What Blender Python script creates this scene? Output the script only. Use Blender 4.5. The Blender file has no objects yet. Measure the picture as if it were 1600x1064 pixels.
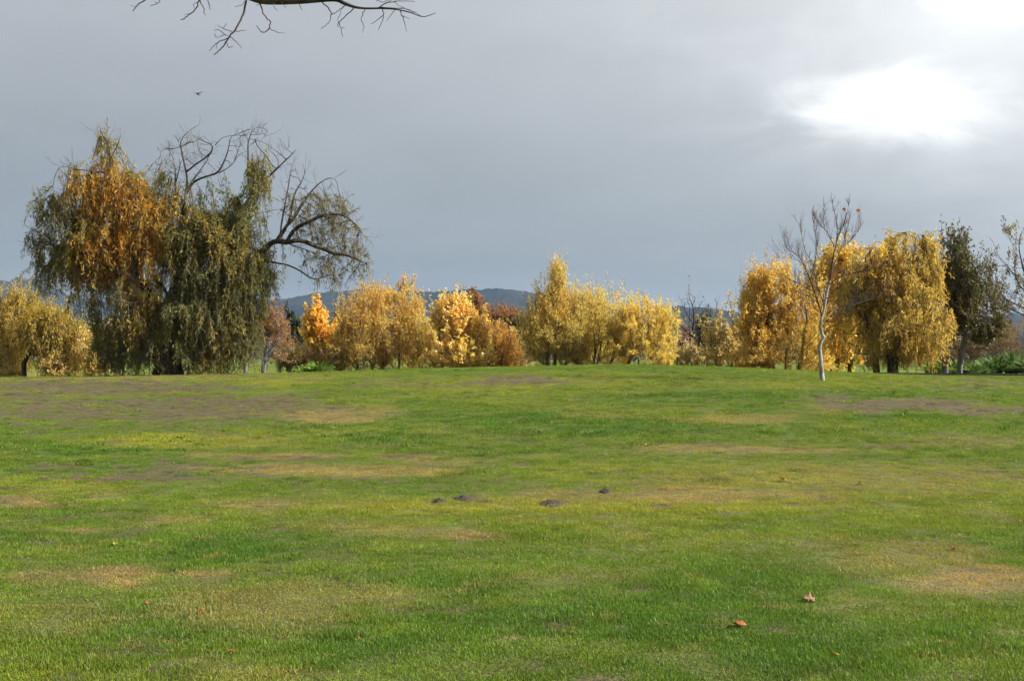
import bpy, math, numpy as np
from mathutils import Vector
R = math.radians
rng = np.random.default_rng(7)
scene = bpy.context.scene
COL = scene.collection

# ------------------------------------------------------------------ camera
CAM_H = 1.6
F_PX, CU, HV = 1931.0, 800.0, 562.0          # focal length in px of the 1600 px photo, centre column, horizon row
cam_d = bpy.data.cameras.new('camera')
cam_d.sensor_width = 36.0
cam_d.lens = F_PX / 1600 * 36.0
cam_d.shift_y = (HV - 532) / 1600
cam_d.clip_start = 0.1
cam_d.clip_end = 20000
cam = bpy.data.objects.new('camera', cam_d)
COL.objects.link(cam)
cam.location = (0, 0, CAM_H)
cam.rotation_euler = (R(90), 0, 0)
scene.camera = cam

# ------------------------------------------------------------------ sky and sun
SUN_AZ, SUN_EL = 98.0, 34.0                   # degrees to the right of the view direction, above the horizon
def azel(a, e):
    a, e = R(a), R(e)
    return (math.sin(a) * math.cos(e), math.cos(a) * math.cos(e), math.sin(e))

world = bpy.data.worlds.new('World')
scene.world = world
world.use_nodes = True
wn, wl = world.node_tree.nodes, world.node_tree.links
wn.clear()
class NG:
    """small helper to write node trees"""
    def __init__(s, tree): s.n, s.l = tree.nodes, tree.links
    def put(s, sock, v):
        if v is None: return
        if hasattr(v, 'is_output'): s.l.new(v, sock)
        else: sock.default_value = v
    def math(s, op, a, b=None, c=None, clamp=False):
        n = s.n.new('ShaderNodeMath'); n.operation = op; n.use_clamp = clamp
        s.put(n.inputs[0], a); s.put(n.inputs[1], b); s.put(n.inputs[2], c)
        return n.outputs[0]
    def vmath(s, op, a, b=None):
        n = s.n.new('ShaderNodeVectorMath'); n.operation = op
        s.put(n.inputs[0], a); s.put(n.inputs[1], b)
        return n.outputs['Value'] if op in ('DOT_PRODUCT', 'LENGTH') else n.outputs[0]
    def mix(s, f, a, b, mode='MIX'):
        n = s.n.new('ShaderNodeMix'); n.data_type = 'RGBA'; n.blend_type = mode
        s.put(n.inputs[0], f); s.put(n.inputs[6], a); s.put(n.inputs[7], b)
        return n.outputs[2]
    def noise(s, vec, scale, detail=4, rough=.55, dist=0):
        n = s.n.new('ShaderNodeTexNoise')
        s.put(n.inputs['Vector'], vec)
        n.inputs['Scale'].default_value = scale; n.inputs['Detail'].default_value = detail
        n.inputs['Roughness'].default_value = rough; n.inputs['Distortion'].default_value = dist
        return n.outputs['Fac']
    def mapr(s, v, a, b, c=0., d=1., smooth=True):
        n = s.n.new('ShaderNodeMapRange')
        if smooth: n.interpolation_type = 'SMOOTHSTEP'
        s.put(n.inputs['Value'], v)
        for k, x in zip(('From Min', 'From Max', 'To Min', 'To Max'), (a, b, c, d)): s.put(n.inputs[k], x)
        return n.outputs['Result']
g = NG(world.node_tree)
tc = wn.new('ShaderNodeTexCoord')
D = tc.outputs['Generated']
sep = wn.new('ShaderNodeSeparateXYZ'); wl.new(D, sep.inputs[0])
DX, DY, DZ = sep.outputs
# clear air far above the cloud deck
sky = wn.new('ShaderNodeTexSky'); sky.sky_type = 'NISHITA'; sky.sun_disc = False
sky.sun_elevation = R(SUN_EL); sky.sun_rotation = R(SUN_AZ)
clear = g.mix(1.0, sky.outputs[0], (.06, .06, .06, 1), 'MULTIPLY')
# cloud sheet: noise on a plane above the place, so that it narrows towards the horizon
inv = g.math('DIVIDE', 1.0, g.math('MAXIMUM', g.math('ADD', DZ, .16), .05))
pl = wn.new('ShaderNodeCombineXYZ')
wl.new(g.math('MULTIPLY', DX, inv), pl.inputs[0]); wl.new(g.math('MULTIPLY', DY, inv), pl.inputs[1])
nz1 = g.noise(pl.outputs[0], .55, 5, .5, .4)
nz2 = g.noise(pl.outputs[0], 1.7, 6, .55, .3)
elev = g.mapr(DZ, .0, .36)
deck = g.mix(elev, (.118, .138, .142, 1), (.235, .246, .258, 1))
soft = g.math('ADD', .70, g.math('MULTIPLY', nz1, .60))
soft = g.math('MULTIPLY', soft, g.math('ADD', .88, g.math('MULTIPLY', nz2, .24)))
sv = wn.new('ShaderNodeCombineXYZ')
for i in range(3): wl.new(soft, sv.inputs[i])
deck = g.mix(1.0, deck, sv.outputs[0], 'MULTIPLY')
# broad bright stretch of thin cloud, well to the left of the sun
ds = g.math('MAXIMUM', g.vmath('DOT_PRODUCT', D, azel(SUN_AZ - 50, SUN_EL - 3)), 0.0)
lobe = g.math('MULTIPLY', g.math('POWER', ds, 5.5), .26)
tear = g.noise(g.vmath('MULTIPLY', D, (1, 1, 2.2)), 8.5, 7, .58, .5)
def gap(az, el, wa, we, amp, warp):
    """a soft break in the cloud sheet, its edge torn by the cloud noise"""
    a = g.math('SUBTRACT', g.math('ARCTAN2', DX, DY), R(az))
    e = g.math('SUBTRACT', g.math('ARCSINE', DZ), R(el))
    q = g.math('ADD', g.math('POWER', g.math('DIVIDE', a, R(wa)), 2.0), g.math('POWER', g.math('DIVIDE', e, R(we)), 2.0))
    q = g.math('ADD', g.math('SQRT', q), g.math('MULTIPLY', g.math('SUBTRACT', tear, .5), warp))
    return g.math('MULTIPLY', g.mapr(q, 1.15, -.1), amp)
gl = g.math('ADD', lobe, gap(18.0, 11.2, 6.4, 1.9, .31, 1.6))
gl = g.math('ADD', gl, gap(24.5, 18.2, 8.5, 4.6, .62, 1.6))
gl = g.math('ADD', gl, gap(20.5, 14.0, 15.0, 8.0, .15, 1.0))
gv = wn.new('ShaderNodeCombineXYZ')
for i in range(3): wl.new(gl, gv.inputs[i])
glow = g.mix(1.0, gv.outputs[0], (1.0, .985, .95, 1), 'MULTIPLY')
skyc = g.mix(.94, clear, deck)
skyc = g.mix(1.0, skyc, glow, 'ADD')
bg = wn.new('ShaderNodeBackground'); wl.new(skyc, bg.inputs[0]); bg.inputs[1].default_value = 1.0
wo = wn.new('ShaderNodeOutputWorld'); wl.new(bg.outputs[0], wo.inputs[0])

sun_d = bpy.data.lights.new('sun', 'SUN')
sun_d.energy = 5.0
sun_d.angle = R(0.8)
sun_d.color = (1.0, .945, .85)
sun = bpy.data.objects.new('sun', sun_d)
COL.objects.link(sun)
sun.rotation_euler = (-Vector(azel(SUN_AZ, SUN_EL))).to_track_quat('-Z', 'Y').to_euler()
sun.location = (30, 20, 40)

vs = scene.view_settings
vs.view_transform = 'Standard'; vs.look = 'None'; vs.exposure = 1.1; vs.gamma = 1.0; vs.use_curve_mapping = False
scene.render.engine = 'CYCLES'
cy = scene.cycles
cy.use_denoising = True
cy.use_adaptive_sampling = True; cy.adaptive_threshold = .03
cy.max_bounces = 6; cy.diffuse_bounces = 4; cy.glossy_bounces = 2; cy.transmission_bounces = 4
cy.volume_bounces = 0; cy.transparent_max_bounces = 6
cy.caustics_reflective = False; cy.caustics_refractive = False

# ------------------------------------------------------------------ helpers
def tag(o, label=None, cat=None, group=None, kind=None):
    if label: o['label'] = label
    if cat: o['category'] = cat
    if group: o['group'] = group
    if kind: o['kind'] = kind
    return o

def P(u, v, d):
    """photo pixel and distance -> a point of the place"""
    return np.array([(u - CU) / F_PX * d, d, CAM_H + (HV - v) / F_PX * d])

def px(p):
    p = np.asarray(p, float)
    return CU + F_PX * p[..., 0] / p[..., 1], HV - F_PX * (p[..., 2] - CAM_H) / p[..., 1]

def sstep(a, b, x):
    t = np.clip((x - a) / (b - a), 0, 1)
    return t * t * (3 - 2 * t)

_tab = np.random.default_rng(3).random((256, 256))
def vnoise(x, y):
    xi, yi = np.floor(x).astype(int), np.floor(y).astype(int)
    fx, fy = x - xi, y - yi
    fx, fy = fx * fx * (3 - 2 * fx), fy * fy * (3 - 2 * fy)
    a, b = xi & 255, yi & 255
    a1, b1 = (a + 1) & 255, (b + 1) & 255
    return (_tab[a, b] * (1 - fx) + _tab[a1, b] * fx) * (1 - fy) + (_tab[a, b1] * (1 - fx) + _tab[a1, b1] * fx) * fy
def fbm(x, y, s=1.0, o=4, k=.5):
    t, amp, tot = 0, 1.0, 0
    for i in range(o):
        t = t + amp * vnoise(x * s + 17.3 * i, y * s + 41.7 * i); tot += amp
        amp *= k; s *= 2.03
    return t / tot

def norm(a):
    return a / np.maximum(np.linalg.norm(a, axis=-1, keepdims=True), 1e-9)

def mesh_np(name, verts, faces, mat, parent=None, col=None, smooth=False, nside=None):
    """verts (n,3), faces (m,k) as ONE mesh object"""
    verts = np.asarray(verts, np.float32); faces = np.asarray(faces, np.int32)
    me = bpy.data.meshes.new(name)
    m, k = faces.shape
    me.vertices.add(len(verts)); me.vertices.foreach_set('co', verts.ravel())
    me.loops.add(m * k); me.loops.foreach_set('vertex_index', faces.ravel())
    me.polygons.add(m)
    me.polygons.foreach_set('loop_start', np.arange(0, m * k, k, dtype=np.int32))
    if smooth: me.polygons.foreach_set('use_smooth', np.ones(m, bool))
    me.update(calc_edges=True)
    if col is not None:
        at = me.color_attributes.new('tint', 'FLOAT_COLOR', 'POINT')
        c = np.ones((len(verts), 4), np.float32); c[:, :3] = col
        at.data.foreach_set('color', c.ravel())
    if mat: me.materials.append(mat)
    o = bpy.data.objects.new(name, me)
    COL.objects.link(o)
    if parent is not None:
        o.parent = parent
        o.matrix_parent_inverse = parent.matrix_basis.inverted() if False else o.matrix_parent_inverse
    return o

def empty(name, loc=(0, 0, 0)):
    o = bpy.data.objects.new(name, None)
    o.empty_display_size = .3
    COL.objects.link(o); o.location = loc
    return o

# ------------------------------------------------------------------ materials
def mat_new(name):
    m = bpy.data.materials.new(name); m.use_nodes = True
    m.node_tree.nodes.clear()
    return m, NG(m.node_tree)

def foliage_mat(name, trans=.45, rough=.5, spec=.35, instancer=False, gain=1.0):
    m, g = mat_new(name)
    a = g.n.new('ShaderNodeAttribute'); a.attribute_name = 'tint'
    c = a.outputs['Color']
    if instancer:
        b = g.n.new('ShaderNodeAttribute'); b.attribute_type = 'INSTANCER'; b.attribute_name = 'gcol'
        c = g.mix(1.0, b.outputs['Color'], c, 'MULTIPLY')
    pr = g.n.new('ShaderNodeBsdfPrincipled')
    g.put(pr.inputs['Base Color'], c)
    pr.inputs['Roughness'].default_value = rough
    pr.inputs['Specular IOR Level'].default_value = spec
    tr = g.n.new('ShaderNodeBsdfTranslucent')
    warm = g.mix(1.0, c, (1.14 * gain, 1.12 * gain, .8 * gain, 1), 'MULTIPLY')
    g.put(tr.inputs[0], warm)
    mx = g.n.new('ShaderNodeMixShader'); mx.inputs[0].default_value = trans
    g.l.new(pr.outputs[0], mx.inputs[1]); g.l.new(tr.outputs[0], mx.inputs[2])
    out = g.n.new('ShaderNodeOutputMaterial'); g.l.new(mx.outputs[0], out.inputs[0])
    return m

def bark_mat(name, dark, light, scale=6.0, stretch=.25, thr=(.4, .62), bump=.4, spots=None):
    m, g = mat_new(name)
    t = g.n.new('ShaderNodeNewGeometry')
    v = g.vmath('MULTIPLY', t.outputs['Position'], (1, 1, stretch))
    n1 = g.noise(v, scale, 5, .6); n2 = g.noise(v, scale * 4, 4, .6)
    c = g.mix(g.mapr(n1, *thr), (*dark, 1), (*light, 1))
    c = g.mix(g.mapr(n2, .35, .7, 0, .45), c, (*[x * .55 for x in dark], 1))
    if spots is not None:
        n3 = g.noise(g.vmath('MULTIPLY', t.outputs['Position'], (1, 1, 1.8)), scale * 2.2, 3, .5)
        c = g.mix(g.mapr(n3, .58, .66), c, (*spots, 1))
    pr = g.n.new('ShaderNodeBsdfPrincipled')
    g.put(pr.inputs['Base Color'], c)
    pr.inputs['Roughness'].default_value = .85; pr.inputs['Specular IOR Level'].default_value = .2
    bp = g.n.new('ShaderNodeBump'); bp.inputs['Strength'].default_value = bump; bp.inputs['Distance'].default_value = .02
    g.put(bp.inputs['Height'], n2); g.l.new(bp.outputs[0], pr.inputs['Normal'])
    out = g.n.new('ShaderNodeOutputMaterial'); g.l.new(pr.outputs[0], out.inputs[0])
    return m

M_LEAF = foliage_mat('autumn_leaf', .55, .5, .35, gain=1.1)
M_WILLOW = foliage_mat('willow_leaf', .54, .5, .35)
M_DARKLEAF = foliage_mat('dark_leaf', .25, .45, .4)
M_GRASS = foliage_mat('grass_blade', .40, .5, .25, instancer=True)
M_PLANT = foliage_mat('green_frond', .35, .6, .12)
M_DRYLEAF = foliage_mat('fallen_leaf', .25, .6, .3)
M_BARK = bark_mat('dark_bark', (.035, .027, .022), (.11, .09, .07))
M_TIMBER = bark_mat('dark_timber', (.018, .015, .013), (.045, .038, .03), 8)
M_TWIG = bark_mat('grey_brown_bark', (.075, .058, .046), (.17, .14, .115), 9)
M_YTWIG = bark_mat('ochre_bark', (.10, .07, .035), (.22, .16, .08), 9)
M_WHITE = bark_mat('pale_bark', (.22, .20, .185), (.47, .43, .40), 9, .3, (.35, .6), .5, (.09, .10, .10))
M_BRANCH = bark_mat('dull_brown_bark', (.055, .043, .036), (.13, .105, .088), 9)
M_GREY = bark_mat('grey_bark', (.10, .092, .085), (.23, .21, .195), 8)

# ------------------------------------------------------------------ ground
CX = [-400, -60, -30, -17.4, -13, -8.7, -4.3, 0, 3.5, 6.5, 10.5, 13, 17.4, 30, 60, 400]
CZ = [.8, .86, .90, .95, 1.0, 1.09, 1.22, 1.33, 1.40, 1.37, 1.20, 1.08, .97, .90, .88, .8]
_xs = np.linspace(-400, 400, 4001); _cz = np.interp(_xs, CX, CZ)
_k = np.hanning(25); _k /= _k.sum()
_cz = np.convolve(np.pad(_cz, 12, 'edge'), _k, 'valid')
def gz(x, y):
    x = np.asarray(x, float); y = np.asarray(y, float)
    crest = np.interp(x, _xs, _cz)
    s = sstep(4, 44.5, y)
    z = crest * s
    far = .72 + .5 * sstep(75, 220, y) + .2 * sstep(220, 1200, y)
    z = z + (np.minimum(far, 9) - z) * sstep(45, 66, y)
    und = (fbm(x, y, .22, 3) - .5) * .10 + (fbm(x + 50, y + 9, 1.1, 3) - .5) * .035
    return z + und * np.clip((y - 2) / 6, .25, 1) * (1 - sstep(36, 42, y) * .55)

def on_ground(u, v):
    lo, hi = 3.0, 44.0
    for _ in range(60):
        m = .5 * (lo + hi); x = (u - CU) / F_PX * m
        vv = HV + F_PX * (CAM_H - float(gz(x, m))) / m
        lo, hi = (m, hi) if vv > v else (lo, m)
    x = (u - CU) / F_PX * lo
    return np.array([x, lo, float(gz(x, lo))])
# patches of the lawn, in photo pixels: centre, half size, strength (they become places on the ground)
DRY = [(500,650,85,13,.9),(520,735,190,11,.75),(450,712,130,7,.8),(1150,655,100,8,.55),(1080,772,210,13,.8),(890,772,120,11,.6),
       (1190,703,220,9,.75),(720,835,55,9,.85),(620,830,130,13,.4),(190,908,60,20,.95),(330,897,45,8,.85),(60,902,70,14,.6),(30,783,65,8,.95),
       (165,775,45,6,.75),(130,828,55,5,.9),(400,790,70,12,.6),(270,812,60,9,.6),(560,930,110,22,.4),(400,945,160,38,.45),(1510,912,130,26,1.),
       (1400,872,120,25,.5),(800,997,28,5,.8),(1350,745,320,30,.35),(640,716,70,5,.7),(1290,640,60,10,.3),(560,640,60,8,.5),(100,960,110,30,.3),
       (930,650,60,6,.3),(1500,690,130,12,.35),(700,722,90,6,.5),(1280,850,90,14,.25),(880,900,140,18,.2),(420,1055,90,14,.3),(240,590,300,8,.4)]
YEL = [(430,599,75,6,.9),(540,738,190,9,.8),(1120,655,60,6,.6),(1300,600,200,10,.5),(190,905,40,18,.5),(1350,760,330,30,.5),(1050,740,300,25,.5),(400,640,120,10,.3),
       (800,600,500,16,.25),(1020,790,420,12,.8),(330,690,190,12,.8),(660,790,200,14,.7),(80,760,160,20,.6),(1450,800,230,30,.45),(1000,830,400,30,.3)]
DIRT = [(150,605,260,15,.9),(300,640,200,26,.95),(80,640,150,26,.85),(430,632,80,18,.95),(250,738,190,18,.62),(820,593,85,9,.9),(600,598,80,9,.6),(1420,632,150,9,1.1),
        (1550,640,90,9,1.0),(1300,624,40,7,.8),(1530,600,120,10,.55),(860,786,24,4.5,1.3),(947,767,15,3,1.2),(725,778,26,3.5,1.2),(685,783,20,3,.9),(210,829,46,4.5,1.2),
        (335,805,28,3.5,1.0),(1390,698,70,4,.6),(630,856,24,3.5,.7),(790,728,75,6,.6),(1380,788,16,2.5,1.2),(855,760,22,2.5,.8),(450,716,110,6,.5),(640,712,80,4,.5),
        (515,745,22,2.5,1.0),(1150,800,26,3,.9),(1020,790,40,3,.7),(145,880,20,3,.5),(320,960,60,7,.35),(1500,895,70,6,.3),(660,600,60,7,.4),(1355,645,24,3,1.0),(560,812,50,4,.4)]
LUSH = [(150,742,180,20,.9),(860,668,170,22,.8),(600,680,150,20,.6),(100,706,130,9,.8),(960,796,30,4,1.),(300,850,300,26,.5),(900,830,300,22,.6),(250,1000,500,50,.5),
        (1050,950,300,60,.7),(1400,1000,300,50,.7),(1120,620,90,10,.6),(700,900,160,20,.5),(1380,655,80,6,.7)]
def pmask(u, v, w, lst):
    m = np.zeros_like(u)
    for (a, b, du, dv, s) in lst:
        q = np.sqrt(((u - a) / du) ** 2 + ((v - b) / dv) ** 2)
        m = np.maximum(m, s * sstep(1.25, .55, q + (w - .5) * 2.6))
    return m
C_GREEN, C_LUSH = np.array([.134, .214, .020]), np.array([.078, .172, .016])
C_YEL, C_DRY, C_DIRT = np.array([.270, .300, .030]), np.array([.36, .285, .105]), np.array([.115, .094, .060])
def lawn(x, y):
    """turf colour, bare-soil share and growth at a place of the lawn"""
    z = gz(x, y)
    yy = np.maximum(y, 3.0)
    u = CU + F_PX * x / yy; v = HV + F_PX * (CAM_H - z) / yy
    w1 = fbm(x, y, .9, 4, .6); w2 = fbm(x + 31, y + 7, 2.6, 3, .6); w3 = fbm(x + 5, y + 77, .28, 3); w4 = fbm(x + 9, y + 3, 6.0, 2)
    w = .6 * w1 + .4 * w2
    dry = np.clip(pmask(u, v, w, DRY) + .35 * sstep(.60, .72, w) * (.4 + .6 * w3), 0, 1)
    yel = np.clip(pmask(u, v, .5 * w + .25, YEL) + .35 * sstep(.52, .68, w3), 0, 1)
    lush = np.clip(pmask(u, v, w, LUSH) + .5 * sstep(.52, .34, w1), 0, 1)
    dirt = np.clip(pmask(u, v, w, DIRT) + .75 * sstep(.66, .74, w2) * sstep(.45, .6, w3) + .5 * sstep(.3, .24, w2), 0, 1)
    dirt = np.clip(1.7 * dirt - .85 * sstep(.47, .66, w4) - .3 * sstep(.48, .62, w2), 0, 1)
    c = C_GREEN + (C_LUSH - C_GREEN) * lush[..., None] * .8
    c = c + (C_YEL - c) * (yel * .88)[..., None]
    c = c + (C_DRY - c) * (dry * .95)[..., None]
    c = c * (.62 + .46 * w2 + .30 * w4)[..., None]
    return c, dirt, np.clip(.75 + .5 * lush + .3 * (w1 - .5) - .35 * dry, .4, 1.4)

def axis(a, b, step, far, ratio):
    mid = np.arange(a, b + 1e-6, step)
    up, s, q = [], step, b
    while q < far: s *= ratio; q += s; up.append(q)
    return mid, up
mx_, upx = axis(-22, 22, .13, 6000, 1.16)
gx = np.array([-q for q in upx[::-1]] + list(mx_) + upx)
my_, upy = axis(3, 50, .12, 9000, 1.10)
gy = np.array([-400, -150, -60, -25, -12, -6, -3, -1, 0, 1, 2] + list(my_) + upy)
GX, GY = np.meshgrid(gx, gy)
GZ = gz(GX, GY)
gc, gd, gh = lawn(GX, GY)
fineb = (fbm(GX, GY, 5.0, 2) - .5) * .03 * (GY < 60)
nx, ny = len(gx), len(gy)
idx = np.arange(nx * ny).reshape(ny, nx)
gf = np.stack([idx[:-1, :-1], idx[:-1, 1:], idx[1:, 1:], idx[1:, :-1]], -1).reshape(-1, 4)
mg, g = mat_new('lawn_ground')
a = g.n.new('ShaderNodeAttribute'); a.attribute_name = 'tint'
geo = g.n.new('ShaderNodeNewGeometry'); pos = geo.outputs['Position']
n1, n2 = g.noise(pos, 9, 6, .7), g.noise(pos, 60, 3, .65)
c = g.mix(g.mapr(n1, .38, .62, 0, .55), a.outputs['Color'], (.075, .070, .030, 1))
sp = g.n.new('ShaderNodeSeparateXYZ'); g.l.new(pos, sp.inputs[0])
c = g.mix(1.0, c, g.mix(g.mapr(n2, .35, .68), (.42, .42, .42, 1), (1.45, 1.4, 1.3, 1)), 'MULTIPLY')
pr = g.n.new('ShaderNodeBsdfPrincipled'); g.put(pr.inputs['Base Color'], c)
pr.inputs['Roughness'].default_value = .95; pr.inputs['Specular IOR Level'].default_value = .1
bp = g.n.new('ShaderNodeBump'); bp.inputs['Strength'].default_value = .8; bp.inputs['Distance'].default_value = .03
g.put(bp.inputs['Height'], g.math('ADD', n1, g.math('MULTIPLY', n2, .5))); g.l.new(bp.outputs[0], pr.inputs['Normal'])
out = g.n.new('ShaderNodeOutputMaterial'); g.l.new(pr.outputs[0], out.inputs[0])
soilmix = np.clip(gd[..., None] * 1.0 + .25, 0, 1)
gcol = gc * (1 - soilmix) + (C_DIRT * (.8 + .5 * fbm(GX, GY, 3.1, 3)[..., None])) * soilmix
gcol = np.where(GY[..., None] > 60, gc * .9, gcol * .55 + .45 * (gd[..., None] * gcol + (1 - gd[..., None]) * np.array([.060, .062, .024])))
ground = mesh_np('ground', np.stack([GX, GY, GZ + fineb], -1).reshape(-1, 3), gf, mg, col=gcol.reshape(-1, 3), smooth=True)
tag(ground, 'grassy park ground rising to a low crest', 'ground', kind='structure')

# ------------------------------------------------------------------ distant hills
def ridge(name, dist, depth, prof, mat, seed, label):
    us = np.array([p[0] for p in prof], float); vs_ = np.array([p[1] for p in prof], float)
    xs = np.linspace((us[0] - CU) / F_PX * dist, (us[-1] - CU) / F_PX * dist, 620)
    top = CAM_H + (HV - np.interp(xs / dist * F_PX + CU, us, vs_)) / F_PX * dist
    k = np.hanning(31); k /= k.sum()
    top = np.convolve(np.pad(top, 15, 'edge'), k, 'valid')
    rows = 40
    t = np.linspace(0, 1, rows)
    X = np.repeat(xs[None], rows, 0)
    Y = dist - depth + t[:, None] * depth * 2 + np.zeros_like(X)
    h = np.sin(np.clip(t, 0, 1) * math.pi)[:, None] ** 1.2
    spur = 1 + (fbm(X * .004 + seed, Y * .004, 1, 4) - .5) * .55 * (1 - np.abs(2 * t[:, None] - 1) < .96)
    Z = top[None] * h * np.where(np.abs(t[:, None] - .5) < .05, 1, spur)
    Z = Z + (fbm(X + seed, Y, .035, 3) - .45) * 13 * h + (fbm(X + seed, Y * .3, .11, 2) - .5) * 7 * h
    Z[0] = -5; Z[-1] = -5
    n = len(xs); ii = np.arange(rows * n).reshape(rows, n)
    f = np.stack([ii[:-1, :-1], ii[:-1, 1:], ii[1:, 1:], ii[1:, :-1]], -1).reshape(-1, 4)
    o = mesh_np(name, np.stack([X, Y, Z], -1).reshape(-1, 3), f, mat, smooth=True)
    tag(o, label, 'hill', kind='structure')
    return o
mh, g = mat_new('wooded_hillside')
geo = g.n.new('ShaderNodeNewGeometry'); pos = geo.outputs['Position']
n1, n2 = g.noise(pos, .012, 5, .6), g.noise(pos, .05, 4, .6)
c = g.mix(g.mapr(n1, .42, .62), (.012, .018, .012, 1), (.034, .036, .022, 1))  # albedo lowered so the colour carries the cloud shadow over the hills
c = g.mix(g.mapr(n2, .4, .65, 0, .6), c, (.008, .012, .009, 1))
pr = g.n.new('ShaderNodeBsdfPrincipled'); g.put(pr.inputs['Base Color'], c)
pr.inputs['Roughness'].default_value = 1; pr.inputs['Specular IOR Level'].default_value = 0
out = g.n.new('ShaderNodeOutputMaterial'); g.l.new(pr.outputs[0], out.inputs[0])
ridge('hills', 2600, 520, [(-300, 452), (-60, 440), (30, 445), (70, 462), (130, 470), (250, 485), (400, 483), (440, 472), (470, 463), (520, 457), (590, 452), (640, 456),
      (690, 459), (725, 454), (780, 453), (825, 457), (870, 468), (950, 482), (1040, 491), (1085, 490), (1200, 498), (1400, 505), (1900, 490)], mh, 3.3,
      'long wooded ridge fading blue behind the trees')
ridge('hills', 1500, 260, [(-300, 520), (100, 512), (420, 505), (520, 508), (700, 518), (800, 512), (950, 520), (1100, 516), (1300, 525), (1900, 515)], mh, 9.1,
      'lower wooded foothill in front of the far ridge')

# ------------------------------------------------------------------ trees: skeletons, tubes, leaves
def grow(nodes, parent, attr, step, kill, iters=80, trop=(0, 0, .0), jit=.15, maxch=3, r=rng):
    N = [np.asarray(p, float) for p in nodes]; par = list(parent); ch = [0] * len(N)
    for p in par:
        if p >= 0: ch[p] += 1
    A = np.asarray(attr, float); alive = np.ones(len(A), bool)
    NA = np.array(N)
    d2 = ((A[:, None] - NA[None]) ** 2).sum(-1); near = d2.argmin(1); dist = np.sqrt(d2.min(1))
    trop = np.asarray(trop, float)
    for it in range(iters):
        act = np.nonzero(alive)[0]
        if len(act) == 0: break
        NA = np.array(N)
        dv = norm(A[act] - NA[near[act]])
        uq, invx = np.unique(near[act], return_inverse=True)
        s = np.zeros((len(uq), 3)); np.add.at(s, invx, dv)
        cnt = np.bincount(invx)
        s = norm(norm(s) + trop + r.normal(0, jit, s.shape))
        start = len(N); ok = []
        for k, u_ in enumerate(uq):
            if ch[u_] >= maxch:
                alive[act[invx == k]] = False; continue
            N.append(NA[u_] + s[k] * step); par.append(int(u_)); ch[u_] += 1; ch.append(0)
        if len(N) == start: continue
        new = np.array(N[start:])
        act = np.nonzero(alive)[0]
        dd = np.sqrt(((A[act][:, None] - new[None]) ** 2).sum(-1))
        m = dd.argmin(1); md = dd[np.arange(len(act)), m]
        better = md < dist[act]
        near[act[better]] = start + m[better]; dist[act[better]] = md[better]
        alive[act[dist[act] < kill]] = False
    return np.array(N), np.array(par)

def radii(par, r0, rt):
    cnt = np.zeros(len(par)); has = np.zeros(len(par), bool)
    has[par[par >= 0]] = True
    cnt[~has] = 1
    for i in range(len(par) - 1, 0, -1):
        if par[i] >= 0: cnt[par[i]] += cnt[i]
    n = math.log(max(cnt.max(), 2)) / math.log(r0 / rt)
    return rt * cnt ** (1 / n), cnt, ~has

class Tubes:
    def __init__(s): s.v, s.f, s.n = [], [], 0
    def add(s, pts, rad, sides=5, cap=True):
        pts = np.asarray(pts, float); rad = np.broadcast_to(np.asarray(rad, float), (len(pts),))
        t = np.gradient(pts, axis=0); t = norm(t)
        m = norm(pts[-1] - pts[0] + 1e-6)
        ref = np.array([1., 0, 0]) if abs(m[0]) < .7 else np.array([0, 1., 0])
        a = norm(ref - (t @ ref)[:, None] * t); b = np.cross(t, a)
        an = np.arange(sides) * 2 * math.pi / sides
        ring = pts[:, None] + rad[:, None, None] * (np.cos(an)[None, :, None] * a[:, None] + np.sin(an)[None, :, None] * b[:, None])
        k = len(pts)
        s.v.append(ring.reshape(-1, 3))
        i = np.arange(k - 1)[:, None] * sides; j = np.arange(sides)[None]; j2 = (j + 1) % sides
        s.f.append(np.stack([i + j, i + j2, i + sides + j2, i + sides + j], -1).reshape(-1, 4) + s.n)
        s.n += k * sides
    def batch(s, pts, rad, sides=3):
        """pts (S,K,3), rad (S,K)"""
        S, K, _ = pts.shape
        if S == 0: return
        t = norm(np.gradient(pts, axis=1))
        ref = np.where(np.abs(t[..., :1]) < .7, np.array([1., 0, 0]), np.array([0, 1., 0]))
        a = norm(ref - (t * ref).sum(-1, keepdims=True) * t); b = np.cross(t, a)
        an = np.arange(sides) * 2 * math.pi / sides
        ring = pts[:, :, None] + rad[:, :, None, None] * (np.cos(an)[:, None] * a[:, :, None] + np.sin(an)[:, None] * b[:, :, None])
        s.v.append(ring.reshape(-1, 3))
        q = np.arange(S)[:, None, None] * K * sides; i = np.arange(K - 1)[None, :, None] * sides
        j = np.arange(sides)[None, None]; j2 = (j + 1) % sides
        s.f.append(np.stack([q + i + j, q + i + j2, q + i + sides + j2, q + i + sides + j], -1).reshape(-1, 4) + s.n)
        s.n += S * K * sides
    def build(s, name, mat, parent=None, off=(0, 0, 0)):
        if not s.v: return None
        return mesh_np(name, np.concatenate(s.v) - np.asarray(off), np.concatenate(s.f), mat, parent, smooth=True)

def smooth_poly(p, n=3):
    """Catmull-Rom through the given points"""
    p = np.asarray(p, float)
    if len(p) < 3: return p
    q = np.vstack([2 * p[0] - p[1], p, 2 * p[-1] - p[-2]])
    out = []
    for i in range(1, len(q) - 2):
        for t in np.arange(n) / n:
            out.append(.5 * (2 * q[i] + (q[i + 1] - q[i - 1]) * t + (2 * q[i - 1] - 5 * q[i] + 4 * q[i + 1] - q[i + 2]) * t * t
                             + (3 * q[i] - q[i - 1] - 3 * q[i + 1] + q[i + 2]) * t ** 3))
    out.append(p[-1])
    return np.array(out)

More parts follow.
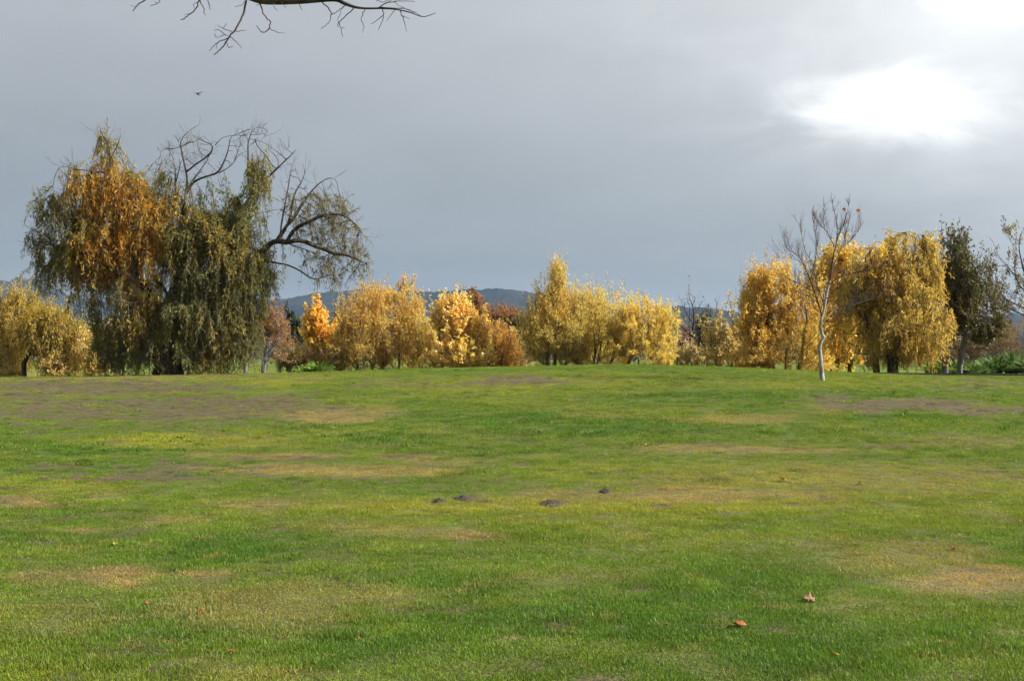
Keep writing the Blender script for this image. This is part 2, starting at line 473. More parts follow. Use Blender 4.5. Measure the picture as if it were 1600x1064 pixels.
def chains(N, par, cnt):
    kids = [[] for _ in N]
    for i, p in enumerate(par):
        if p >= 0: kids[p].append(i)
    res = []
    stack = [(i, -1) for i in range(len(N)) if par[i] < 0]
    while stack:
        i, p = stack.pop()
        c = [p, i] if p >= 0 else [i]
        while kids[i]:
            ks = sorted(kids[i], key=lambda k: -cnt[k])
            for k in ks[1:]: stack.append((k, i))
            i = ks[0]; c.append(i)
        if len(c) > 1: res.append(c)
    return res

def skeleton_mesh(N, par, rad, cnt, root, mat, off, trunk_r=.0, names=('trunk', 'branches')):
    ch = chains(N, par, cnt)
    ch.sort(key=lambda c: -rad[c[min(1, len(c) - 1)]])
    first, rest = Tubes(), Tubes()
    for k, c in enumerate(ch):
        p = N[c].copy(); r_ = rad[c].copy()
        if par[c[1]] >= 0 and k > 0: r_[0] = min(r_[0], r_[1] * 1.15)
        # relax kinks
        if len(p) > 4:
            q = p.copy(); q[1:-1] = .5 * p[1:-1] + .25 * (p[:-2] + p[2:]); p = q
        r_[-1] *= .6
        sd = 9 if r_.max() > .09 else 6 if r_.max() > .03 else 4 if r_.max() > .012 else 3
        (first if k == 0 else rest).add(p, r_, sd)
    t = first.build(names[0], mat, root, off)
    b = rest.build(names[1], mat, root, off)
    if b: b['kind'] = 'stuff'
    return t, b

def leaves(pos, axis_, nrm, L, W, fold=.12):
    a = norm(axis_); n = norm(nrm - (nrm * a).sum(-1, keepdims=True) * a); b = np.cross(a, n)
    L = L[:, None]; W = W[:, None]
    v = np.stack([pos, pos + a * L * .45 + b * W * .5 + n * L * fold, pos + a * L, pos + a * L * .45 - b * W * .5 + n * L * fold], 1)
    i = np.arange(len(pos))[:, None] * 4
    f = np.concatenate([i + [0, 1, 2], i + [0, 2, 3]], 0)
    return v.reshape(-1, 3), f

def pick(pal, n, r, k=None):
    """n colours out of a weighted palette [(rgb, weight)]"""
    w = np.array([p[1] for p in pal], float); w /= w.sum()
    c = np.array([p[0] for p in pal])
    return c[r.choice(len(pal), n, p=w)]

def blob_points(blobs, d, n, r, dscale=1.0, soft=False):
    """points in a union of ellipsoids given in photo pixels at distance d: (u, v, ru, rv, weight)"""
    w = np.array([b[2] * b[3] * (b[4] if len(b) > 4 else 1) for b in blobs], float); w /= w.sum()
    k = r.choice(len(blobs), n, p=w)
    B = np.array([[b[0], b[1], b[2], b[3]] for b in blobs], float)[k]
    rr = np.where(r.random((n, 1)) < .72, r.random((n, 1)) ** .45 * .98, r.random((n, 1)) ** .4 * 1.32)
    q = norm(r.normal(0, 1, (n, 3))) * (rr if soft else r.random((n, 1)) ** (1 / 2.6))
    u = B[:, 0] + q[:, 0] * B[:, 2]; v = B[:, 1] + q[:, 2] * B[:, 3]
    dep = d + q[:, 1] * np.minimum(np.maximum(B[:, 2], B[:, 3] * .7) / F_PX * d, 4.2) * dscale
    # place by metres at the tree's own distance
    x = (u - CU) / F_PX * d; z = CAM_H + (HV - v) / F_PX * d
    return np.stack([x, dep, z], -1)

def fill_twigs(N, blobs, d, n, r, dscale=1.0, weep=False, strand=(.5, 1.2), shoot=.1, hole=(.36, .52), K=4):
    """fine twigs that fill a crown: each from a branch node near it, rising to its tip, or arching over and hanging"""
    T_ = blob_points(blobs, d, n, r, dscale, True)
    h = fbm(T_[:, 0] + 60, T_[:, 2] + T_[:, 1] * .7 + 60, .8, 3)
    h2 = fbm(T_[:, 0] + 20, T_[:, 2] - T_[:, 1] * .5 + 90, 2.1, 2)
    k_ = (.08 + .92 * sstep(hole[0], hole[1], h)) * (.35 + .65 * sstep(.34, .54, h2))
    if not weep: k_ = k_ * np.interp(T_[:, 2] - gz(T_[:, 0], T_[:, 1]), [0, .5, 1.2], [.65, .8, 1])
    T_ = T_[r.random(n) < k_]
    n = len(T_)
    off = np.array([0, 0, .55 if weep else -.45])
    q = N[3:] if len(N) > 20 else N
    idx_ = np.empty(n, int)
    for i in range(0, n, 500):
        idx_[i:i + 500] = (((T_[i:i + 500, None] + off - q[None]) ** 2)).sum(-1).argmin(1)
    a = q[idx_]
    t = np.linspace(0, 1, K)[None, :, None]
    if weep:
        ln = r.uniform(strand[0], strand[1], n) * .55
        dirn = T_ - a; T2 = T_ - np.array([0, 0, 1]) * (ln * r.uniform(.3, 1, n))[:, None]
        up = r.random(n) < shoot
        T2[up] = T_[up] + np.array([0, 0, 1]) * (ln[up] * .8)[:, None] + r.normal(0, .12, (up.sum(), 3))
        m = a + dirn * np.array([.75, .75, .9]) + np.array([0, 0, .12])
        T_ = T2
    else:
        up = r.random(n) < shoot
        T_ = T_.copy(); T_[up, 2] += r.uniform(.2, .95, up.sum())
        m = a + (T_ - a) * np.array([.65, .65, .38]) + r.normal(0, .06, (n, 3))
    pts = a[:, None] * (1 - t) ** 2 + 2 * m[:, None] * t * (1 - t) + T_[:, None] * t ** 2
    pts[..., 2] = np.maximum(pts[..., 2], gz(pts[..., 0], pts[..., 1]) + .03)
    return pts

def along(pts, n, r, jit, w=None, lo=.22):
    S, K, _ = pts.shape
    m = r.integers(0, S, n) if w is None else r.choice(S, n, p=w / w.sum())
    t = (lo + (1 - lo) * r.random(n)) * (K - 1.001)
    i0 = t.astype(int); ft = (t - i0)[:, None]
    pos = pts[m, i0] * (1 - ft) + pts[m, i0 + 1] * ft + r.normal(0, jit, (n, 3))
    return pos, norm(pts[m, i0 + 1] - pts[m, i0]), m

def make_tree(name, label, cat, d, base, blobs, n_att, n_leaf, pal, style='shrub', seed=1, stems=None, r0=.1, rt=.006, mat=None, lmat=None,
              leaf=(.10, .06), step=None, spread=.32, group=None, trop=(0, 0, .08), strand=(0.6, 1.4), dscale=1.0, hole=(.33, .54)):
    r = np.random.default_rng(seed)
    if not isinstance(base[0], (tuple, list)): base = [base]
    bx = (base[0][0] - CU) / F_PX * d
    root_loc = np.array([bx, d, float(gz(bx, d))])
    root = empty(name, root_loc)
    tag(root, label, cat, group)
    H = max((HV - (b[1] - b[3])) / F_PX * d + CAM_H for b in blobs) - root_loc[2]
    step = step or max(.12, H * .035)
    blobs = [(b[0], b[1], b[2] * 1.10 + 2, b[3] * 1.05 + 2, *(b[4:])) for b in blobs]
    att = blob_points(blobs, d, int(n_att * 1.1), r, dscale)
    n_leaf = int(n_leaf * 1.22); leaf = (leaf[0] * .97, leaf[1] * .97)
    nodes, par = [], []
    for k, b in enumerate(base):
        x = (b[0] - CU) / F_PX * d
        y = d + (r.normal(0, .5) if k else 0)
        p0 = np.array([x, y, float(gz(x, y)) - .08])
        nodes.append(p0); par.append(-1)
        pts = b[1] if len(b) > 1 and isinstance(b[1], (list, tuple)) else []
        last = len(nodes) - 1
        for (u, v) in pts:
            q = P(u, v, d); q[1] = y + r.normal(0, .06)
            n_ = max(1, int(np.linalg.norm(q - nodes[last]) / step))
            s0 = nodes[last]
            for t in range(1, n_ + 1):
                nodes.append(s0 + (q - s0) * t / n_); par.append(last); last = len(nodes) - 1
    # order so that parents come first (already true)
    N, PR = grow(nodes, par, att, step, step * 1.6, 110, trop, .18, 3, r)
    rad, cnt, tip = radii(PR, r0, rt)
    rad = np.minimum(rad, r0)
    # root flare
    for i in np.nonzero(PR < 0)[0]: rad[i] = max(rad[i] * 1.25, rad[i])
    skeleton_mesh(N, PR, rad, cnt, root, mat or M_TWIG, root_loc)
    weep = style == 'weep'
    n_tw = max(60, int(n_leaf / (9.5 if weep else 7.5)))
    tpts = fill_twigs(N, blobs, d, n_tw, r, dscale, weep, strand, shoot=.16, hole=hole)
    S, K, _ = tpts.shape
    tw = Tubes(); tw.batch(tpts, np.repeat([np.linspace(max(rt, .008) * .9, .0035, K)], S, 0))
    pos, sd, cl = along(tpts, n_leaf, r, .04)
    if style == 'poplar':
        ax = norm(r.normal(0, .8, (n_leaf, 3)) + np.array([0, 0, -.5]))
    elif weep:
        ax = norm(sd * .9 + r.normal(0, .4, (n_leaf, 3)) + np.array([0, 0, -.25]))
    else:
        ax = norm(sd * .7 + r.normal(0, .5, (n_leaf, 3)))
    nr = norm(r.normal(0, 1, (n_leaf, 3)))
    L = leaf[0] * r.uniform(.65, 1.3, n_leaf); W = leaf[1] * r.uniform(.7, 1.25, n_leaf)
    zmin = gz(pos[:, 0], pos[:, 1]) + .02
    pos[:, 2] = np.maximum(pos[:, 2], zmin)
    v, f = leaves(pos, ax, nr, L, W)
    # colour: per cluster, then per leaf
    ncl = cl.max() + 1
    cc = pick(pal, ncl, r)
    cp = pick(pal, n_leaf, r)
    c = .5 * cc[cl] + .5 * cp
    fld = fbm(pos[:, 0] * 1.0 + seed * 7, pos[:, 2] + pos[:, 1] * .6, .55, 3)
    k1 = sstep(.50, .68, fld)[:, None] * .38; k2 = sstep(.48, .32, fld)[:, None] * .35
    c = c * (1 - k1) + c * np.array([.92, .72, .6]) * k1
    c = c * (1 - k2) + c * np.array([.86, .98, 1.2]) * k2
    pm = np.average([p_[0] for p_ in pal], axis=0, weights=[p_[1] for p_ in pal])
    if (lmat or M_LEAF) is M_LEAF and pm[1] > .55 * pm[0] and pm[2] < .2 * pm[0]: c = c * np.array([1.20, 1.22, 1.9])
    c = c * r.uniform(.78, 1.2, (n_leaf, 1))
    o = mesh_np('crown', v - root_loc, f, lmat or M_LEAF, root, col=np.repeat(np.clip(c, 0, .80), 4, 0))
    o['kind'] = 'stuff'
    b = tw.build('twigs', mat or M_TWIG, root, root_loc)
    if b: b['kind'] = 'stuff'
    return root

# leaf colours (albedo)
YELLOW = [((.62, .40, .045), 4), ((.68, .48, .07), 3), ((.55, .31, .03), 2), ((.45, .36, .05), 1)]
PALE = [((.72, .52, .13), 4), ((.76, .58, .20), 3), ((.60, .38, .06), 2), ((.62, .42, .22), 1)]
OLIVEY = [((.54, .375, .045), 4), ((.62, .43, .06), 5), ((.44, .33, .05), 2), ((.66, .48, .10), 3)]
ORANGEY = [((.66, .39, .06), 4), ((.72, .45, .08), 5), ((.54, .35, .06), 2), ((.42, .33, .06), 2)]
PEACH = [((.58, .40, .15), 4), ((.52, .34, .11), 3), ((.62, .44, .14), 3), ((.38, .27, .14), 2)]
RUST = [((.32, .155, .06), 4), ((.36, .19, .07), 3), ((.25, .15, .08), 3)]
RUSSET = [((.44, .24, .07), 4), ((.36, .21, .09), 3), ((.50, .31, .08), 2)]
DARKG = [((.085, .090, .030), 5), ((.12, .115, .036), 3), ((.20, .17, .04), 2), ((.15, .10, .045), 3)]
CONIF = [((.030, .045, .022), 5), ((.045, .06, .03), 3)]
GREYB = [((.20, .15, .11), 4), ((.25, .18, .12), 3), ((.15, .125, .085), 3)]
GREENISH = [((.15, .15, .05), 4), ((.20, .19, .07), 3), ((.26, .23, .06), 2)]

for _p in (YELLOW, PALE, OLIVEY, ORANGEY, PEACH):
    for _i, (_c, _w) in enumerate(_p): _p[_i] = ((_c[0], _c[1] * 1.10, _c[2] * 1.3), _w)

# ------------------------------------------------------------------ the big willow
CAMP = np.array([0, 0, CAM_H])
def move_y(w, dy):
    """set limbs nearer or farther, keeping their bearing"""
    k = (w[:, 1] + dy) / w[:, 1]
    return CAMP + (w - CAMP) * k[:, None]
def seeds_from(paths, d, r, step):
    """hand-laid limbs in photo pixels -> nodes, parents; each path starts at the nearest node already there"""
    nodes, par, lo = [], [], []
    for k, (pts, dep) in enumerate(paths):
        w = np.array([P(u, v, d) for (u, v) in pts])
        if nodes:
            q = np.array(nodes); qu, qv = px(q); dd = (qu - pts[0][0]) ** 2 + (qv - pts[0][1]) ** 2
            j = int(dd.argmin()); w = move_y(w, q[j][1] - d + np.linspace(0, dep, len(w)))
            w = smooth_poly(w, 4); last = j; w = w[1:]
        else:
            nodes.append(w[0]); par.append(-1); last = 0; w = w[1:]
        for p in w:
            if np.linalg.norm(p - nodes[last]) < step * .45: continue
            nodes.append(p + r.normal(0, step * .04, 3)); par.append(last); last = len(nodes) - 1
    return nodes, par

def path_tube(tb, pts, r0, r1, sides=6, n=4, wob=0, r=rng):
    p = smooth_poly(pts, n)
    if wob: p[1:-1] += r.normal(0, wob, p[1:-1].shape)
    tb.add(p, np.linspace(r0, r1, len(p)), sides)
    return p

def twig_fork(tb, p0, dirv, ln, rad, depth, r, up=.35, ang=.5):
    """a thin forked twig"""
    k = 4
    pts = [np.array(p0)]; dv = norm(np.array(dirv))
    for i in range(k):
        dv = norm(dv + r.normal(0, .13, 3) + np.array([0, 0, up * .18]))
        pts.append(pts[-1] + dv * ln / k)
    tb.add(pts, np.linspace(rad, rad * .45, k + 1), 3)
    if depth > 0:
        for j in range(r.integers(2, 4)):
            i = r.integers(1, k + 1)
            d2 = norm(dv + r.normal(0, ang, 3) + np.array([0, 0, up * .5]))
            twig_fork(tb, pts[i], d2, ln * r.uniform(.5, .8), rad * .6, depth - 1, r, up, ang)

def big_willow():
    d = 46.0; r = np.random.default_rng(21)
    paths = [
        ([(263, 590), (262, 560), (264, 525), (263, 500)], 0),
        ([(263, 500), (268, 470), (276, 430), (284, 385), (286, 345), (288, 318)], .3),
        ([(263, 500), (248, 478), (223, 449), (205, 405), (190, 350), (178, 300), (172, 250), (170, 215)], -1.0),
        ([(264, 515), (280, 470), (305, 420), (335, 385), (366, 350), (380, 325), (391, 307), (389, 285), (388, 258), (387, 222), (377, 201)], .8),
        ([(280, 470), (320, 440), (360, 410), (388, 397), (401, 396), (414, 390), (421, 381), (434, 376), (442, 378), (449, 381), (476, 390), (497, 399), (508, 407), (513, 415), (521, 429), (522, 448)], -1.2),
        ([(447, 379), (469, 375), (486, 382), (501, 388), (512, 390), (522, 397), (545, 399), (559, 407), (574, 412)], .5),
        ([(449, 379), (456, 363), (469, 352), (487, 345), (501, 337), (517, 342), (527, 350), (545, 358)], -.4),
        ([(434, 376), (446, 356), (457, 344), (465, 331), (480, 308), (495, 290), (508, 280), (524, 276)], .6),
        ([(437, 374), (440, 350), (443, 330), (448, 305), (455, 263)], -.5),
        ([(438, 373), (451, 348), (455, 330), (460, 305), (474, 280)], .9),
        ([(501, 337), (530, 335), (550, 345), (562, 358)], .3),
        ([(383, 352), (394, 337), (418, 330), (437, 327)], .4),
        ([(388, 397), (420, 408), (442, 413), (454, 416), (469, 423), (479, 431), (494, 439)], .3),
        ([(288, 318), (292, 294), (292, 276), (285, 244), (282, 231), (280, 222), (267, 209)], .2),
        ([(282, 222), (292, 207), (310, 195)], .2), ([(283, 230), (266, 235), (262, 232), (247, 236)], -.3),
        ([(284, 231), (292, 223), (304, 220)], .3),
        ([(292, 271), (303, 259), (318, 249), (330, 238), (343, 219), (354, 211)], -.4),
        ([(288, 318), (274, 295), (275, 270), (272, 255), (266, 237)], .4), ([(274, 290), (280, 262), (284, 246)], 0),
        ([(292, 306), (300, 285), (324, 250), (326, 238)], .6),
        ([(296, 289), (306, 282), (324, 276), (342, 270), (357, 262), (367, 253)], -.5), ([(342, 270), (354, 244), (361, 213)], .2),
        ([(387, 222), (396, 201), (404, 199)], .2), ([(391, 309), (409, 288), (423, 273), (442, 255), (463, 234)], -.5),
        ([(389, 285), (396, 268), (401, 258)], .3), ([(423, 273), (434, 262), (436, 246)], .3),
        ([(178, 300), (174, 275), (150, 268), (124, 265), (91, 259)], -.8), ([(223, 449), (170, 420), (120, 390), (78, 380), (58, 358), (37, 356)], -1.2),
        ([(223, 449), (160, 430), (100, 420), (55, 415)], 1.0), ([(276, 430), (262, 380), (256, 350), (248, 300)], .5),
        ([(205, 405), (160, 370), (120, 330), (100, 300)], 1.2), ([(276, 430), (300, 400), (330, 375), (345, 350)], 1.6),
        ([(268, 470), (240, 420), (225, 370), (215, 320), (205, 280)], 1.8), ([(268, 470), (320, 450), (365, 440), (400, 430)], -2.4),
        ([(263, 500), (230, 480), (190, 470), (160, 460)], -2.2), ([(264, 515), (300, 480), (340, 470), (370, 470)], 2.2),
        ([(170, 225), (160, 212), (156, 200)], .1), ([(172, 250), (183, 228), (190, 208)], .1),
    ]
    step = .30
    nodes, par = seeds_from(paths, d, r, step)
    n_seed = len(nodes)
    blobs = [(150, 290, 62, 34, 1.3), (110, 335, 55, 40, 1.2), (205, 320, 60, 55, 1.3), (80, 392, 40, 24, .8), (105, 420, 58, 32, 1.2), (150, 390, 70, 55, 1.6), (225, 390, 55, 60, 1.6),
             (200, 455, 60, 45, 1.4), (130, 452, 44, 30, 1.2), (178, 485, 42, 44, 1.5), (172, 535, 34, 34, 1.4), (255, 340, 42, 40, 1.3), (315, 345, 50, 26, 1.1), (290, 375, 60, 42, 1.5), (345, 375, 58, 45, 1.6), (385, 415, 52, 48, 1.5), (345, 440, 70, 50, 1.7),
             (380, 480, 38, 40, 1.4), (305, 490, 80, 45, 1.6), (240, 505, 60, 42, 1.5), (250, 545, 80, 22, 1.2), (355, 525, 50, 28, 1.2), (168, 235, 24, 26, .5), (230, 565, 60, 14, 1.2), (320, 565, 60, 14, 1.2), (385, 545, 34, 24, 1.2), (190, 550, 34, 24, 1), (405, 280, 26, 34, .9), (365, 330, 40, 22, .8)]
    att = blob_points(blobs, d, 2000, r, .95)
    N, PR = grow(nodes, par, att, step, step * 1.35, 70, (0, 0, .05), .2, 3, r)
    # bare twigs at the open right side and the top: forked by growth towards sparse points
    b2 = [(505, 340, 62, 44, 1), (535, 395, 42, 30, 1.1), (470, 300, 40, 40, .7), (300, 250, 56, 46, .9), (400, 230, 44, 30, .7), (555, 400, 22, 40, .6), (120, 262, 36, 12, .5), (45, 358, 20, 14, .4), (500, 420, 40, 24, .5)]
    a2 = blob_points(b2, d, 900, r, .8)
    n1 = len(N)
    N, PR = grow(list(N), list(PR), a2, .22, .26, 40, (0, 0, .02), .16, 3, r)
    rad, cnt, tip = radii(PR, .50, .009)
    rad = np.minimum(rad, np.interp(N[:, 2] - .95, [0, 1.2, 2.2, 3.2, 4.5, 5.5, 7, 9], [.5, .42, .26, .18, .115, .08, .045, .02]))
    root_loc = np.array([nodes[0][0], d, float(gz(nodes[0][0], d))])
    root = empty('weeping_willow', root_loc)
    tag(root, 'large old weeping willow with orange and olive leaves and bare upper limbs', 'tree')
    rad[0] *= 1.25
    skeleton_mesh(N, PR, rad, cnt, root, M_BARK, root_loc)
    fork = Tubes(); uN, vN = px(N)
    cand = np.nonzero((cnt <= 6) & (((vN < 305) & (uN > 235) & (uN < 480)) | ((uN > 435) & (vN < 440)) | ((uN < 130) & (vN < 300)) | ((uN < 70) & (vN < 390)) | ((vN < 235) & (uN < 230))))[0]
    for i in r.choice(cand, 420):
        twig_fork(fork, N[i] - root_loc, norm(N[i] - N[PR[i]]) + r.normal(0, .45, 3) + np.array([0, 0, .25]), r.uniform(.2, .62), .0075, 1, r, .3, .45)
    fork.build('twigs', M_TWIG, root)['kind'] = 'stuff'
    # hanging strands
    p1 = fill_twigs(N, blobs, d, 13500, r, .95, True, (.5, 2.0), .13, (.31, .52), 7)
    thin = np.nonzero((cnt <= 4))[0]
    u, v = px(N[thin])
    op = thin[(u > 435) & (v > 300)]
    bs = r.choice(op, 1500)
    o = N[bs]; tt = np.linspace(0, 1, 7)[None, :, None]
    hd = norm(norm(N[bs] - N[PR[bs]]) + r.normal(0, .4, (len(bs), 3)))
    ln = r.uniform(.2, .75, len(bs))[:, None, None]
    p2 = o[:, None] + hd[:, None] * tt * ln * .7 + np.array([0, 0, -1.0]) * (tt ** 1.7) * ln * r.uniform(-.2, 1.0, (len(bs), 1, 1))
    pts = np.concatenate([p1, p2]); S, K, _ = pts.shape
    o = pts[:, 0]
    sparse = np.arange(S) >= len(p1)
    tw = Tubes(); tw.batch(pts, np.repeat([np.linspace(.008, .0035, K)], S, 0))
    b = tw.build('twigs', M_TWIG, root, root_loc); b['kind'] = 'stuff'
    n = 160000
    pos, sd, m = along(pts, n, r, .04, np.where(sparse, .085, 1.0), .1)
    ax = norm(sd * .8 + r.normal(0, .45, (n, 3)) + np.array([0, 0, -.2])); nr = r.normal(0, 1, (n, 3))
    L = r.uniform(.10, .20, n); W = r.uniform(.022, .045, n)
    o = pts[:, 3]
    vv, ff = leaves(pos, ax, nr, L, W, .08)
    us, vs_ = px(o)                                          # each strand turns as one
    q = fbm(o[:, 0] + 40, o[:, 2] + o[:, 1] * .6 + 40, .55, 3)
    org = np.zeros(S)
    for (a, b_, du, dv, s) in [(205, 385, 75, 60, .95), (160, 300, 100, 60, .75), (160, 400, 80, 65, .75), (215, 455, 60, 50, .75), (250, 330, 50, 40, .4), (190, 510, 50, 50, .55), (300, 345, 50, 24, .2),
                               (240, 520, 70, 40, .35)]:
        org = np.maximum(org, s * sstep(1.3, .2, np.sqrt(((us - a) / du) ** 2 + ((vs_ - b_) / dv) ** 2)))
    org = np.clip(org + (q - .52) * 1.1 + r.normal(0, .17, S), 0, 1)
    og = np.array([.64, .33, .035]); ol = np.array([.22, .21, .055]); yo = np.array([.46, .34, .06])
    c = ol + (yo - ol) * sstep(.1, .5, org)[:, None]; c = c + (og - c) * sstep(.45, .85, org)[:, None]
    gr = np.array([.16, .175, .06]); c = np.where((r.random(S) < .25)[:, None] & (org < .3)[:, None], gr, c)
    c = np.where(sparse[:, None] & (r.random(S) < .6)[:, None], np.array([.24, .21, .07]), c)
    c = c[m] * r.uniform(.7, 1.3, (n, 1))
    o_ = mesh_np('crown', vv - root_loc, ff, M_WILLOW, root, col=np.repeat(c, 4, 0)); o_['kind'] = 'stuff'
big_willow()

# ------------------------------------------------------------------ the bare young tree on the lawn
def bare_tree():
    d = float(on_ground(1285, 595)[1]); r = np.random.default_rng(5)
    b = P(1285, 595, d); b[2] = float(gz(b[0], d))
    root = empty('bare_tree', b); tag(root, 'slender almost leafless young tree with crooked white trunk standing alone on the lawn', 'tree')
    def W(lst, dep=0):
        w = np.array([P(u, v, d) for u, v in lst])
        return move_y(w, np.linspace(0, 1, len(w)) * dep if np.ndim(dep) == 0 else dep) - b
    tr = W([(1285, 597), (1283.8, 581), (1282, 559), (1280.7, 543), (1282.9, 534), (1286.6, 528), (1284.6, 521.8), (1282.3, 513), (1282.9, 500), (1285.5, 491), (1288, 481), (1291, 463), (1293.6, 452), (1297, 438)])
    p = smooth_poly(tr, 4)
    rr = np.interp(np.linspace(0, 1, len(p)), [0, .06, .2, .36, .42, .48, .6, 1], [.085, .060, .050, .047, .056, .043, .038, .025])
    t = Tubes(); t.add(p, rr, 12); t.build('trunk', M_WHITE, root)
    t = Tubes(); path_tube(t, W([(1286.5, 478), (1288, 456), (1290.5, 441)], -.05), .022, .012, 6); o = t.build('dead_stub', M_WHITE, root)
    tag(o, 'pale barkless dead stub')
    limbs = [([(1285, 497), (1279, 475), (1273, 457), (1264, 431), (1256, 414), (1247, 400), (1229, 387), (1226, 373)], -.5, .033, .006),
             ([(1256, 414), (1241, 405), (1218, 403)], -.3, .012, .004), ([(1273, 457), (1253, 446), (1236, 438), (1213, 431)], .6, .012, .004),
             ([(1283, 489), (1270, 482), (1253, 486), (1230, 486)], .5, .014, .004), ([(1267, 437), (1273, 411), (1276, 384), (1273, 358), (1270, 338)], .4, .02, .005),
             ([(1297, 438), (1302, 402), (1306.7, 379), (1308, 352), (1301, 318)], .1, .034, .005), ([(1306.7, 378), (1313, 362), (1320, 347), (1327, 315)], -.3, .018, .004),
             ([(1304, 386), (1291, 361), (1279, 349), (1270, 336)], .5, .016, .004), ([(1289, 361), (1287, 345), (1288, 324)], .2, .010, .004),
             ([(1295, 440), (1304, 412), (1314, 387), (1321, 367), (1327, 341)], .7, .022, .004), ([(1312, 391), (1323, 382), (1334, 370), (1347, 349)], .4, .012, .004),
             ([(1294, 446), (1307, 436), (1320, 430), (1343, 425), (1372, 420)], -.7, .020, .005), ([(1285, 503), (1299, 486), (1317, 481), (1340, 474), (1362, 467), (1396, 458)], .8, .024, .005),
             ([(1293, 494), (1302, 496), (1312, 499)], -.2, .008, .003), ([(1279, 474), (1262, 462), (1246, 456), (1238, 446)], -.8, .014, .004),
             ([(1290, 468), (1306, 452), (1320, 442), (1336, 410)], -1.0, .018, .004), ([(1288, 478), (1275, 440), (1270, 415), (1256, 385), (1251, 355)], 1.0, .020, .004)]
    tws = Tubes()
    lm = []
    for (pts, dep, r0, r1) in limbs:
        t = Tubes()
        q = np.concatenate(lm + [p]); qu, qv = px(q + b)      # start in the limb already there
        j = ((qu - pts[0][0]) ** 2 + (qv - pts[0][1]) ** 2).argmin()
        w = W(pts, q[j][1] + np.linspace(0, dep, len(pts)))
        pp = path_tube(t, w, r0 * .68, r1 * .75, 6, 5, .004, r); lm.append(pp)
        t.build('branch', M_BRANCH, root)
        L = len(pp)
        for i in range(2, L, 2):
            for _ in range(r.integers(2, 5)):
                dv = norm(pp[min(i + 1, L - 1)] - pp[i - 1]) * .7 + r.normal(0, .45, 3) + np.array([0, 0, .6])
                twig_fork(tws, pp[i], dv, r.uniform(.14, .44) * (1 if px(pp[i] + b)[1] > 352 else .45), .0052, 1 if r.random() < .6 else 2, r, .5, .35)
        twig_fork(tws, pp[-1], pp[-1] - pp[-3], r.uniform(.10, .2), .005, 1, r, .5, .3)
    o = tws.build('twigs', M_BRANCH, root); o['kind'] = 'stuff'
    for k, (u, v) in enumerate([(1341, 330), (1319, 328)]):
        q = W([(u, v)])[0]
        c = q + np.array([[0, 0, 0]])
        V, Fc = leaf_shape(.13 if k == 0 else .11, r)
        o = mesh_np('leaf', V @ np.array([[1, 0, 0], [0, .3, .95], [0, -.95, .3]]) + q, Fc, M_DRYLEAF, root, col=np.array([.62, .16, .05]) if k == 0 else np.array([.42, .16, .06]))
        # its stalk twig
        tws = Tubes(); base = W([(u - 6, v + 32)])[0]; tws.add([base, (base + q) / 2 + [.01, 0, 0], q], [.006, .005, .003], 3); o2 = tws.build('twig', M_GREY, root)

def leaf_shape(size, r, curl=.35):
    """a lobed plane-tree leaf with thickness, lying in xy, stalk to -y"""
    ang = np.radians([270, 250, 215, 195, 175, 160, 135, 118, 103, 90, 77, 62, 45, 20, 5, -15, -35, -70])
    rr = np.array([.40, .50, .62, .95, .66, .74, 1.02, .76, .82, 1.10, .82, .76, 1.02, .74, .66, .95, .62, .50]) * size * .5
    rr = rr * r.uniform(.88, 1.12, len(rr))
    x, y = rr * np.cos(ang), rr * np.sin(ang)
    q = np.sqrt(x * x + y * y) / (size * .5)
    a1 = r.uniform(0, 6.28)
    z = size * curl * (q ** 2) * (.45 + .55 * np.cos(2 * (ang - a1))) * .6 + r.normal(0, size * .03, len(x)) + size * .05
    n = len(x)
    top = np.concatenate([[[0, 0, 0]], np.stack([x, y, z], -1)])
    mid = top.copy(); mid[1:] *= .5; mid[1:, 2] = z * .22
    th = np.array([0, 0, -.0022])
    V = np.concatenate([top, mid[1:], top + th, mid[1:] + th, [[0.006, -size * .55, .006], [-.006, -size * .55, .006]]])
    o2 = n + 1 + n
    f = []
    for i in range(n):
        j = (i + 1) % n
        m_i, m_j, t_i, t_j = n + 1 + i, n + 1 + j, 1 + i, 1 + j
        f += [(0, m_i, m_j), (m_i, t_i, t_j), (m_i, t_j, m_j)]
        f += [(o2, o2 + m_j, o2 + m_i), (o2 + m_i, o2 + t_j, o2 + t_i), (o2 + m_i, o2 + m_j, o2 + t_j)]
        f += [(t_i, o2 + t_i, o2 + t_j), (t_i, o2 + t_j, t_j)]
    st = len(V) - 2
    f += [(1, st, st + 1), (2, 1, st), (1, st + 1, n)]
    return V, np.array(f)
bare_tree()

# ------------------------------------------------------------------ trees and shrubs along the far edge
T = make_tree
G_Y = 'yellow trees along the crest'
T('weeping_willow', 'yellow weeping willow cut by the left edge of the picture', 'tree', 62, (4, [(6, 560), (10, 540)]), [(8, 505, 60, 40), (55, 505, 30, 32), (-40, 510, 40, 40), (15, 482, 40, 24), (15, 550, 40, 22)], 260, 26000,
  [((.66, .46, .08), 4), ((.56, .41, .07), 3), ((.42, .35, .07), 2), ((.70, .50, .15), 1)], 'weep', 31, r0=.15, rt=.008, mat=M_BARK, lmat=M_WILLOW, leaf=(.15, .04), strand=(1.2, 3.0))
T('weeping_willow', 'small weeping willow with stubby dark trunk beside the large willow', 'tree', 60, (38, [(38, 568), (50, 540), (70, 510)]), [(80, 510, 34, 26), (58, 518, 30, 28), (105, 520, 26, 22), (92, 550, 32, 30)], 190, 19000,
  [((.66, .46, .07), 4), ((.56, .43, .07), 3), ((.44, .37, .07), 2)], 'weep', 32, r0=.12, rt=.008, mat=M_BARK, lmat=M_WILLOW, leaf=(.15, .04), strand=(1.2, 2.8))
